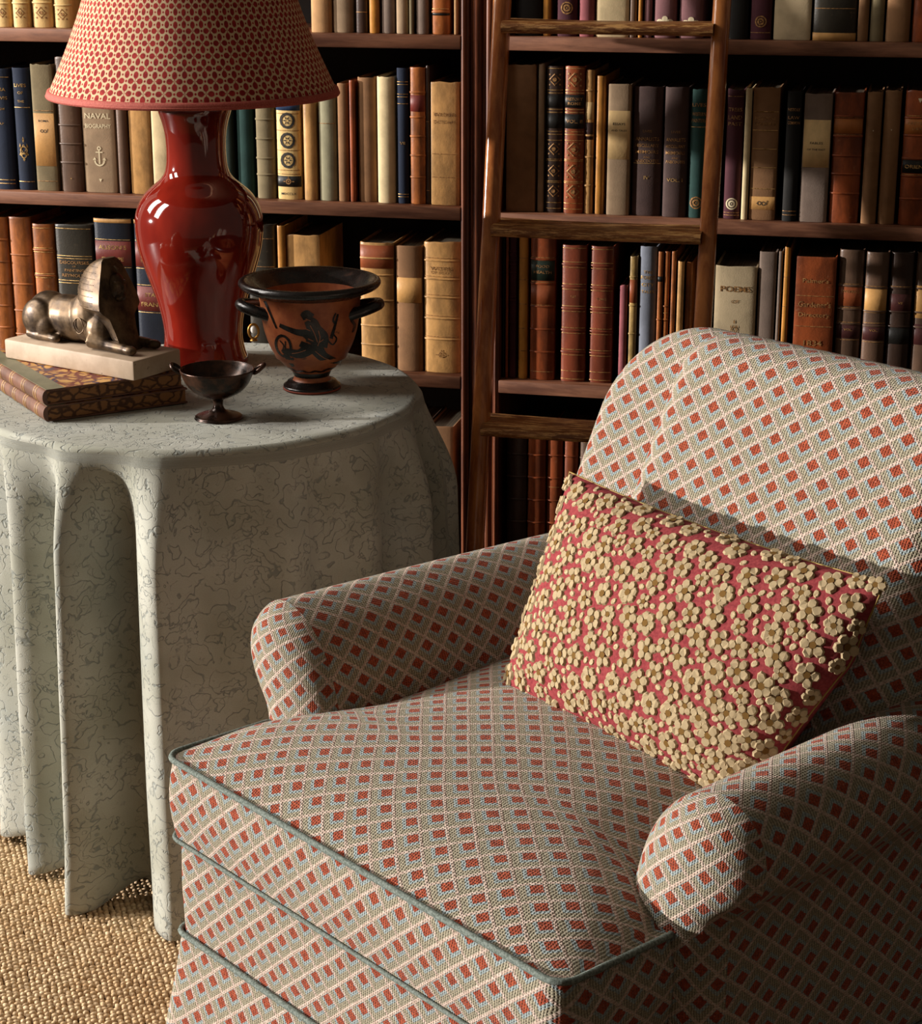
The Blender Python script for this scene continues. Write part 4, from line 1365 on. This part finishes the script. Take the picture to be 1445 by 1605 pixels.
blue = m.mix(rib * 0.6, srgb('#9aa6a6'), srgb('#6c7977'))
red = m.mix(nn.step(0.3, 0.7), srgb('#82341f'), srgb('#a54d30'))
cream = m.mix(nn.step(0.3, 0.7), srgb('#b39c8b'), srgb('#cbb7a9'))
c = m.mix(mn.step(0.115, 0.15), cream, olive)
c = m.mix(mn.step(0.365, 0.395), c, blue)
isred = mn.step(0.515, 0.54) * mx.step(0.985, 0.96)
c = m.mix(isred, c, red)
stn = m.noise(uvv, 430, 2, 0.8)
c = m.mix(stn.step(0.60, 0.34) * 0.36, c, srgb('#3a3226'))
c = m.mix(stn.step(0.60, 0.75) * 0.22, c, srgb('#e8ddcc'))
m.color(c)
ht = st * 0.8 + nn * 0.6 - (mn.step(0.06, 0.15) * 0.5)
m.bump(ht, 0.75, 0.0026)
m.b.inputs['Sheen Weight'].default_value = 0.1
FAB = m.m
m = Mat('piping_cord', 0.85, 0.2)
n = m.noise(m.coord('Object'), 400, 2)
m.color(m.mix(n.step(0.3, 0.7), srgb('#4f5850'), srgb('#7d867f')))
m.bump(n, 0.4, 0.001)
PIPE = m.m

FL = Vector((-0.355, 2.181, 0))
CH_RZ = math.atan2(-0.7585, 0.6516)
ch = empty('armchair', FL, CH_RZ)
tag(ch, 'low rolled-arm armchair upholstered in trellis needlepoint with rust diamonds', 'armchair')
CW = 0.69
def arc_uv(P, u0=0.0, v0=0.0):
    n, m_ = len(P), len(P[0])
    UVs = [[None] * m_ for _ in range(n)]
    ci, cj = n // 2, m_ // 2
    col = [0.0] * n
    for i in range(ci + 1, n):
        col[i] = col[i - 1] + (Vector(P[i][cj]) - Vector(P[i - 1][cj])).length
    for i in range(ci - 1, -1, -1):
        col[i] = col[i + 1] - (Vector(P[i][cj]) - Vector(P[i + 1][cj])).length
    rowl = [[0.0] * m_ for _ in range(n)]
    for i in range(n):
        for j in range(cj + 1, m_):
            rowl[i][j] = rowl[i][j - 1] + (Vector(P[i][j]) - Vector(P[i][j - 1])).length
        for j in range(cj - 1, -1, -1):
            rowl[i][j] = rowl[i][j + 1] - (Vector(P[i][j]) - Vector(P[i][j + 1])).length
    coll = [[0.0] * m_ for _ in range(n)]
    for j in range(m_):
        for i in range(ci + 1, n):
            coll[i][j] = coll[i - 1][j] + (Vector(P[i][j]) - Vector(P[i - 1][j])).length
        for i in range(ci - 1, -1, -1):
            coll[i][j] = coll[i + 1][j] - (Vector(P[i][j]) - Vector(P[i + 1][j])).length
    for i in range(n):
        for j in range(m_):
            UVs[i][j] = (u0 + rowl[i][j], v0 + coll[i][j])
    return UVs

# seat cushion (T shape) -------------------------------------------------
ZC0, ZC1, SB = 0.366, 0.470, 0.60
def half_w(b):
    h = 0.345 - (0.345 - 0.262) * sstep(0.150, 0.200, b)
    r = 0.022
    if b < r:
        h -= r - math.sqrt(max(0, r * r - (r - b) ** 2))
    return h
def bs(n):
    out = []
    for i in range(n + 1):
        t = i / n
        out.append(SB * (t + 0.10 * math.sin(2 * math.pi * t) * -1))
    return out
rowsb = sorted(set([0, .0012, .003, .006, .010, .015, .022] + [b for b in bs(54) if b > .024] + [.12, .13, .14, .15]))
P = []
NP = 72
for b in rowsb:
    h = half_w(b)
    hs = 0.347 - 0.070 * sstep(0.09, 0.27, b) + 0.02 * sstep(0.30, 0.5, b)
    row = []
    for j in range(NP + 1):
        t = -1 + 2 * j / NP
        t = math.copysign(1 - (1 - abs(t)) ** 1.25, t)
        x = t * h
        ex3 = 1 - math.exp(-max(0, hs - abs(x)) / 0.055)
        eb3 = 1 - math.exp(-b / 0.075)
        z = ZC1 + 0.060 * ex3 * eb3 + 0.012 * math.exp(-((x / 0.2) ** 2 + ((b - 0.32) / 0.2) ** 2))  * eb3
        row.append((CW / 2 + x, b, z))
    P.append(row)
mb = MB()
mb.grid(P, arc_uv(P, 0.003, 0.006))
outline = [P[i][0] for i in range(len(P) - 1, -1, -1)] + P[0][1:-1] + [P[i][-1] for i in range(len(P))]
outline = [Vector((q[0], q[1], 0)) for q in outline]
def offset_line(pts, d, closed=False):
    out = []
    n = len(pts)
    for i in range(n):
        a = pts[(i - 1) % n] if closed or i else pts[0]
        b = pts[(i + 1) % n] if closed or i < n - 1 else pts[-1]
        t = (b - a)
        if t.length < 1e-9:
            out.append(pts[i].copy())
            continue
        t.normalize()
        out.append(pts[i] + Vector((t.y, -t.x, 0)) * d)
    return out
def wall(mb, pts, stations, closed=False, u_off=0.0, v_off=0.0, flip=False):
    """stations: (z, outward offset)"""
    L = [0.0]
    pp = pts + ([pts[0]] if closed else [])
    for a, b in zip(pp, pp[1:]):
        L.append(L[-1] + (b - a).length)
    P_, UV_ = [], []
    acc = 0
    for k_, (z, d) in enumerate(stations):
        if k_:
            acc += math.hypot(z - stations[k_ - 1][0], d - stations[k_ - 1][1])
        q = offset_line(pts, d, closed)
        if closed:
            q = q + [q[0]]
        P_.append([(a.x, a.y, z) for a in q])
        UV_.append([(l + u_off, acc + v_off) for l in L])
    mb.grid(P_, UV_, flip=flip)
hz = ZC1 - ZC0
wall(mb, outline, [(ZC0 + hz * t, 0.007 * math.sin(math.pi * t)) for t in [i / 8 for i in range(9)]], u_off=0.01)
cu = mb.build('seat_cushion', FAB, ch, uv=True)
top_line = [Vector((q.x, q.y, ZC1 + 0.001)) for q in offset_line(outline, 0.002)]
bot_line = [Vector((q.x, q.y, ZC0)) for q in offset_line(outline, 0.003)]
MB().tube(top_line, 0.0038, 8).build('piping', PIPE, cu)
MB().tube(bot_line, 0.0026, 8).build('piping', PIPE, cu)

def rrect(pts, r, n=5):
    """round the corners of a polygon"""
    out = []
    m_ = len(pts)
    for i in range(m_):
        p0, p1, p2 = (Vector((*pts[(i + j) % m_], 0)) for j in (-1, 0, 1))
        a, b = (p0 - p1).normalized(), (p2 - p1).normalized()
        rr = min(r, (p0 - p1).length * .45, (p2 - p1).length * .45)
        A, B_ = p1 + a * rr, p1 + b * rr
        for k_ in range(n + 1):
            t = k_ / n
            out.append(A * (1 - t) ** 2 + p1 * 2 * t * (1 - t) + B_ * t * t)
    return out
def densify(pts, step, closed=True):
    out = []
    n = len(pts)
    for i in range(n if closed else n - 1):
        a, b = pts[i], pts[(i + 1) % n]
        k_ = max(1, int((b - a).length / step))
        out += [a + (b - a) * (j / k_) for j in range(k_)]
    if not closed:
        out.append(pts[-1])
    return out
# seat rail
rail_pts = densify(rrect([(0.004, 0.006), (0.686, 0.006), (0.686, 0.80), (0.004, 0.80)], 0.02), 0.03)
mb = MB()
wall(mb, rail_pts, [(0.232, 0.0), (0.30, 0.002), (0.366, 0.0)], closed=True, u_off=0.004)
q = [(a.x, a.y, 0.366) for a in rail_pts]
mb.add(q, [tuple(range(len(q)))])
mb.build('seat_rail', FAB, ch, uv=True)
# skirt
sk_pts = densify(rrect([(0.002, 0.004), (0.688, 0.004), (0.688, 0.165), (0.733, 0.185), (0.733, 0.85), (-0.043, 0.85), (-0.043, 0.185), (0.002, 0.165)], 0.018), 0.02)
mb = MB()
wall(mb, sk_pts, [(0.012, 0.046), (0.06, 0.036), (0.12, 0.024), (0.18, 0.011), (0.236, 0.001)], closed=True, u_off=0.012)
sk = mb.build('skirt', FAB, ch, uv=True)
MB().tube([Vector((a.x, a.y, 0.236)) for a in offset_line(sk_pts, 0.003, True)], 0.0037, 8, closed=True).build('piping', PIPE, sk)

# arms
AP = [(.598, .33), (.599, .40), (.604, .465), (.614, .52), (.634, .567), (.664, .600), (.698, .616), (.728, .617), (.755, .603), (.772, .577), (.775, .546), (.764, .519), (.746, .502), (.734, .482), (.731, .44), (.731, .34), (.731, .232)]
APc = [(q.x, q.y) for q in catmull([(a, b, 0) for a, b in AP], 5)]
top_i = max(range(len(APc)), key=lambda i: APc[i][1])
Larc = [0.0]
for a, b in zip(APc, APc[1:]):
    Larc.append(Larc[-1] + math.hypot(b[0] - a[0], b[1] - a[1]))
B_EDGE = 0.192
for side in (1, -1):
    mir = (lambda s: s) if side == 1 else (lambda s: CW - s + 0.012)
    mb = MB()
    P, UV = [], []
    nb = 26
    for i in range(nb + 1):
        b = B_EDGE + (0.80 - B_EDGE) * i / nb
        dz = (0.010 if side == 1 else -0.014) * (b - B_EDGE) / 0.6
        row, uvr = [], []
        for (s, z), l in zip(APc, Larc):
            zz = z + dz * max(0, (z - 0.4) / 0.2)
            puff = 0.001 * math.sin(math.pi * min(1, (b - B_EDGE) / 0.5)) * sstep(0.45, 0.6, z)
            row.append((mir(s), b, zz + puff))
            uvr.append((b * (1 if side == 1 else -1) * -side + 0.013, -(l - Larc[top_i]) if side == -1 else (Larc[top_i] - l)))
        P.append(row)
        UV.append(uvr)
    # pattern hangs upright on the inner face, runs over the roll and on down the outside
    UV = [[(P[i][j][1] * (-1 if side == 1 else 1), (Larc[j] - Larc[top_i])) for j in range(len(APc))] for i in range(nb + 1)]
    mb.grid(P, UV, flip=(side == -1))
    arm = mb.build('arm', FAB, ch, uv=True)
    mb = MB()
    rings, uvs = [], []
    for kf, bb in ((0.0, 0.0), (0.03, 0.006), (0.09, 0.014), (0.18, 0.023), (0.30, 0.030), (0.45, 0.036), (0.62, 0.039), (0.80, 0.041), (1.0, 0.042)):
        ring, uvr = [], []
        for (s, z) in APc:
            ts, tz = 0.676 + 0.025 * sstep(0.45, 0.58, z), max(0.25, min(0.553, z))
            ss, zz = s + (ts - s) * kf, z + (tz - z) * kf
            ring.append((mir(ss), B_EDGE - bb, zz))
            dv = Vector((s - ts, z - tz)); dv = dv.normalized() if dv.length > 1e-6 else dv
            ex3 = 0.85 * (0.042 - bb)
            uvr.append((mir(ss) + dv.x * ex3 * (1 if side == 1 else -1), zz + dv.y * ex3))
        rings.append(ring)
        uvs.append(uvr)
    mb.grid(rings, uvs, flip=(side == 1))
    fr = mb.build('arm_front', FAB, ch, uv=True)
for fs_, fb_ in ((0.06, 0.06), (0.63, 0.06), (0.0, 0.78), (0.69, 0.78)):
    MB().tube([(fs_, fb_, 0.007), (fs_, fb_, 0.24)], [0.018, 0.026], 10).build('foot', TW, ch)
# back
def puffy(w, h, Rc, Re, T, crown, n=56, m_=56, Tb=None):
    def ax_(k_, n_):
        t = -1 + 2 * k_ / n_
        return math.copysign(1 - (1 - abs(t)) ** 1.7, t)
    def pt(i, j, sgn):
        x, y = ax_(j, m_) * w / 2, ax_(i, n) * h / 2
        cx, cy = abs(x) - (w / 2 - Rc), abs(y) - (h / 2 - Rc)
        if cx > 0 and cy > 0:
            a, b = cx / Rc, cy / Rc
            a2, b2 = a * math.sqrt(1 - b * b / 2), b * math.sqrt(1 - a * a / 2)
            d = Rc * (1 - math.hypot(a2, b2))
            x = math.copysign(w / 2 - Rc + a2 * Rc, x)
            y = math.copysign(h / 2 - Rc + b2 * Rc, y)
        else:
            d = min(w / 2 - abs(x), h / 2 - abs(y))
        e = max(0, min(1, d / Re))
        z = T / 2 * math.sqrt(max(0, 1 - (1 - e) ** 2))
        z += crown * (1 - (2 * x / w) ** 2) * (1 - (2 * y / h) ** 2)
        return (x, y, z * sgn)
    f = [[pt(i, j, 1) for j in range(m_ + 1)] for i in range(n + 1)]
    b = [[pt(i, j, -1) for j in range(m_ + 1)] for i in range(n + 1)]
    return f, b
RECL = math.atan(0.5)
def place_back(P, s, b, z):
    up = Vector((0, math.sin(RECL), math.cos(RECL)))
    nf = Vector((0, -math.cos(RECL), math.sin(RECL)))
    return [[Vector((s, b, z)) + Vector((1, 0, 0)) * q[0] + up * q[1] + nf * q[2] for q in row] for row in P]
f, b = puffy(0.72, 0.64, 0.15, 0.05, 0.10, 0.0)
fp, bp = place_back(f, CW / 2 + 0.010, 0.668, 0.614), place_back(b, CW / 2 + 0.010, 0.668, 0.614)
mb = MB()
mb.grid(fp, arc_uv(f, 0.011, 0.004))
mb.grid(bp, arc_uv(b, 0.011, 0.004), flip=True)
mb.build('back_frame', FAB, ch, uv=True)
f, b = puffy(0.480, 0.545, 0.075, 0.055, 0.135, 0.012)
fp, bp = place_back(f, 0.455, 0.582, 0.688), place_back(b, 0.455, 0.582, 0.688)
mb = MB()
mb.grid(fp, arc_uv(f, 0.0, 0.012))
mb.grid(bp, arc_uv(b, 0.0, 0.012), flip=True)
mb.build('back_cushion', FAB, ch, uv=True)
MB().box((-0.03, 0.70, 0.10), (0.72, 0.80, 0.60), bev=0.02).build('outer_back', FAB, ch)

# ------------------------------------------------------------------ scatter pillow
m = Mat('rose_linen', 0.9, 0.15)
n = m.noise(m.coord('Object'), 260, 2)
n2 = m.noise(m.coord('Object'), 12, 2)
c = m.mix(n.step(0.3, 0.7), srgb('#762c30'), srgb('#8e3d3e'))
m.color(c)
m.bump(n, 0.35, 0.001)
ROSE = m.m
m = Mat('flower_thread', 0.85, 0.2)
n = m.noise(m.coord('Object', (1, 1, 1), True), 380, 3)
c = m.mix(n.step(0.3, 0.7), srgb('#97825f'), srgb('#bfac89'))
m.color(c)
m.bump(n, 0.5, 0.001)
THREAD = m.m
m = Mat('flower_eye', 0.9, 0.1)
m.color(srgb('#6b4f27'))
EYE = m.m
m = Mat('gold_cord', 0.6, 0.3)
m.color(srgb('#8d7436'))
CORD = m.m
# chair-local frame of the pillow
PWD, PHT, PTH = 0.487, 0.288, 0.135
pil = empty('scatter_pillow', ch.matrix_basis @ Vector((0, 0, 0)), CH_RZ)
pil.location = FL
tag(pil, 'rose red pillow covered in raised cream flowers on the armchair', 'pillow')
P_LEAN = R(22)
PC = Vector((0.440, 0.416, 0.641))
def pil_pt(p, q, sgn=1, lift=0.0):
    bow = 0.045
    x = p * PWD / 2 * (1 - bow * (1 - q * q) * abs(p) ** 2)
    y = q * PHT / 2 * (1 - bow * 1.3 * (1 - p * p) * abs(q) ** 2)
    th = PTH / 2 * (max(0, (1 - p * p)) ** 0.52) * (max(0, (1 - q * q)) ** 0.52)
    # the lower right corner is squeezed in by the arm
    sq = max(0.0, p) ** 2 * max(0.0, -q * 0.7 + 0.25)
    x -= 0.085 * sq
    th *= 1 + 0.15 * sq
    up = Vector((0, math.sin(P_LEAN), math.cos(P_LEAN)))
    nf = Vector((0, -math.cos(P_LEAN), math.sin(P_LEAN)))
    rot = R(-1.5)
    X_ = x * math.cos(rot) - y * math.sin(rot)
    Y_ = x * math.sin(rot) + y * math.cos(rot)
    return PC + Vector((1, 0, 0)) * X_ + up * Y_ + nf * (th * sgn + lift)
def pax(k_, n_):
    t = -1 + 2 * k_ / n_
    return math.sin(t * math.pi / 2) * 0.35 + t * 0.65
NPX, NPY = 60, 44
fr_ = [[pil_pt(pax(j, NPX), pax(i, NPY), 1) for j in range(NPX + 1)] for i in range(NPY + 1)]
bk_ = [[pil_pt(pax(j, NPX), pax(i, NPY), -1) for j in range(NPX + 1)] for i in range(NPY + 1)]
mb = MB()
mb.grid(fr_)
mb.grid(bk_, flip=True)
cov = mb.build('cover', ROSE, pil)
edge = [pil_pt(-1 + 2 * i / 40, -1) for i in range(40)] + [pil_pt(1, -1 + 2 * i / 30) for i in range(30)] + [pil_pt(1 - 2 * i / 40, 1) for i in range(40)] + [pil_pt(-1, 1 - 2 * i / 30) for i in range(30)]
MB().tube(edge, 0.0011, 6, closed=True).build('edge_cord', CORD, pil)
def flower_mesh(seed, npet):
    r_ = random.Random(seed)
    mb = MB()
    for k_ in range(npet):
        a = 2 * math.pi * k_ / npet + r_.uniform(-.12, .12)
        rad = r_.uniform(.48, .58)
        ln, wd = r_.uniform(.38, .50), r_.uniform(.34, .46)
        vs = []
        for q in range(7):
            t = 2 * math.pi * q / 7
            ex2, ey2 = rad + ln * math.cos(t), wd * math.sin(t)
            vs.append((ex2 * math.cos(a) - ey2 * math.sin(a), ex2 * math.sin(a) + ey2 * math.cos(a), -0.05))
        for q in range(7):
            t = 2 * math.pi * q / 7
            ex2, ey2 = rad + ln * .72 * math.cos(t), wd * .72 * math.sin(t)
            vs.append((ex2 * math.cos(a) - ey2 * math.sin(a), ex2 * math.sin(a) + ey2 * math.cos(a), r_.uniform(.10, .20)))
        fs = [(q, (q + 1) % 7, 7 + (q + 1) % 7, 7 + q) for q in range(7)] + [tuple(range(7, 14))]
        mb.add(vs, fs, None, 0)
    mb.add([(.27 * math.cos(q * math.pi / 3), .27 * math.sin(q * math.pi / 3), .17) for q in range(6)], [tuple(range(6))], None, 1)
    return mesh('flower', mb.v, mb.f, [THREAD, EYE], None, False, mb.mi)
FM = [flower_mesh(i, 5) for i in range(4)] + [flower_mesh(9, 6)]
def bud_mesh():
    mb = MB()
    vs = [(math.cos(q * math.pi / 4), .75 * math.sin(q * math.pi / 4), -0.1) for q in range(8)] + [(.7 * math.cos(q * math.pi / 4),   .5 * math.sin(q * math.pi / 4), .26) for q in range(8)]
    mb.add(vs, [(q, (q + 1) % 8, 8 + (q + 1) % 8, 8 + q) for q in range(8)] + [tuple(range(8, 16))])
    return mb
# even scatter (best of many darts) in metres on the cover
rp = random.Random(21)
flowers = []
def far_enough(a, b, rr):
    for (c_, d_, r2) in flowers:
        if (a - c_) ** 2 + (b - d_) ** 2 < (rr + r2) ** 2:
            return False
    return True
for rad, tries in ((0.0168, 500), (0.0152, 2500), (0.0134, 9000), (0.0116, 9000), (0.0062, 16000)):
    for _ in range(tries):
        a, b = rp.uniform(-.985, .985) * PWD / 2, rp.uniform(-.975, .975) * PHT / 2
        if far_enough(a, b, rad * 0.80):
            flowers.append((a, b, rad * 0.80))
def frame_at(a, b):
    p, q = a / (PWD / 2), b / (PHT / 2)
    e_ = 0.01
    c_ = pil_pt(p, q)
    dx = pil_pt(min(1, p + e_), q) - pil_pt(max(-1, p - e_), q)
    dy = pil_pt(p, min(1, q + e_)) - pil_pt(p, max(-1, q - e_))
    nn_ = dx.cross(dy).normalized()
    dx.normalize()
    return c_, dx, nn_.cross(dx), nn_
nfl = 0
rest = MB()
bud = bud_mesh()
for (a, b, rr) in flowers:
    c_, dx, dy, nn_ = frame_at(a, b)
    rot = rp.uniform(0, 6.28)
    big = rr > 0.0075
    scl = rr * (1.20 if big else 1.10)
    X1 = dx * math.cos(rot) + dy * math.sin(rot)
    Y1 = nn_.cross(X1)
    M4 = Matrix(((X1.x, Y1.x, nn_.x, c_.x), (X1.y, Y1.y, nn_.y, c_.y), (X1.z, Y1.z, nn_.z, c_.z), (0, 0, 0, 1))) @ Matrix.Scale(scl, 4)
    if big and nfl < 300:
        o = bpy.data.objects.new('flower', FM[rp.randrange(len(FM))])
        C.objects.link(o)
        o.parent = pil
        o.matrix_local = M4
        nfl += 1
    elif big:
        me = FM[rp.randrange(len(FM))]
        rest.add([M4 @ q.co for q in me.vertices], [tuple(f.vertices) for f in me.polygons])
    else:
        rest.add([M4 @ q for q in bud.v], bud.f)
ro = rest.build('flower_buds', THREAD, pil, smooth=False)
ro['kind'] = 'stuff'
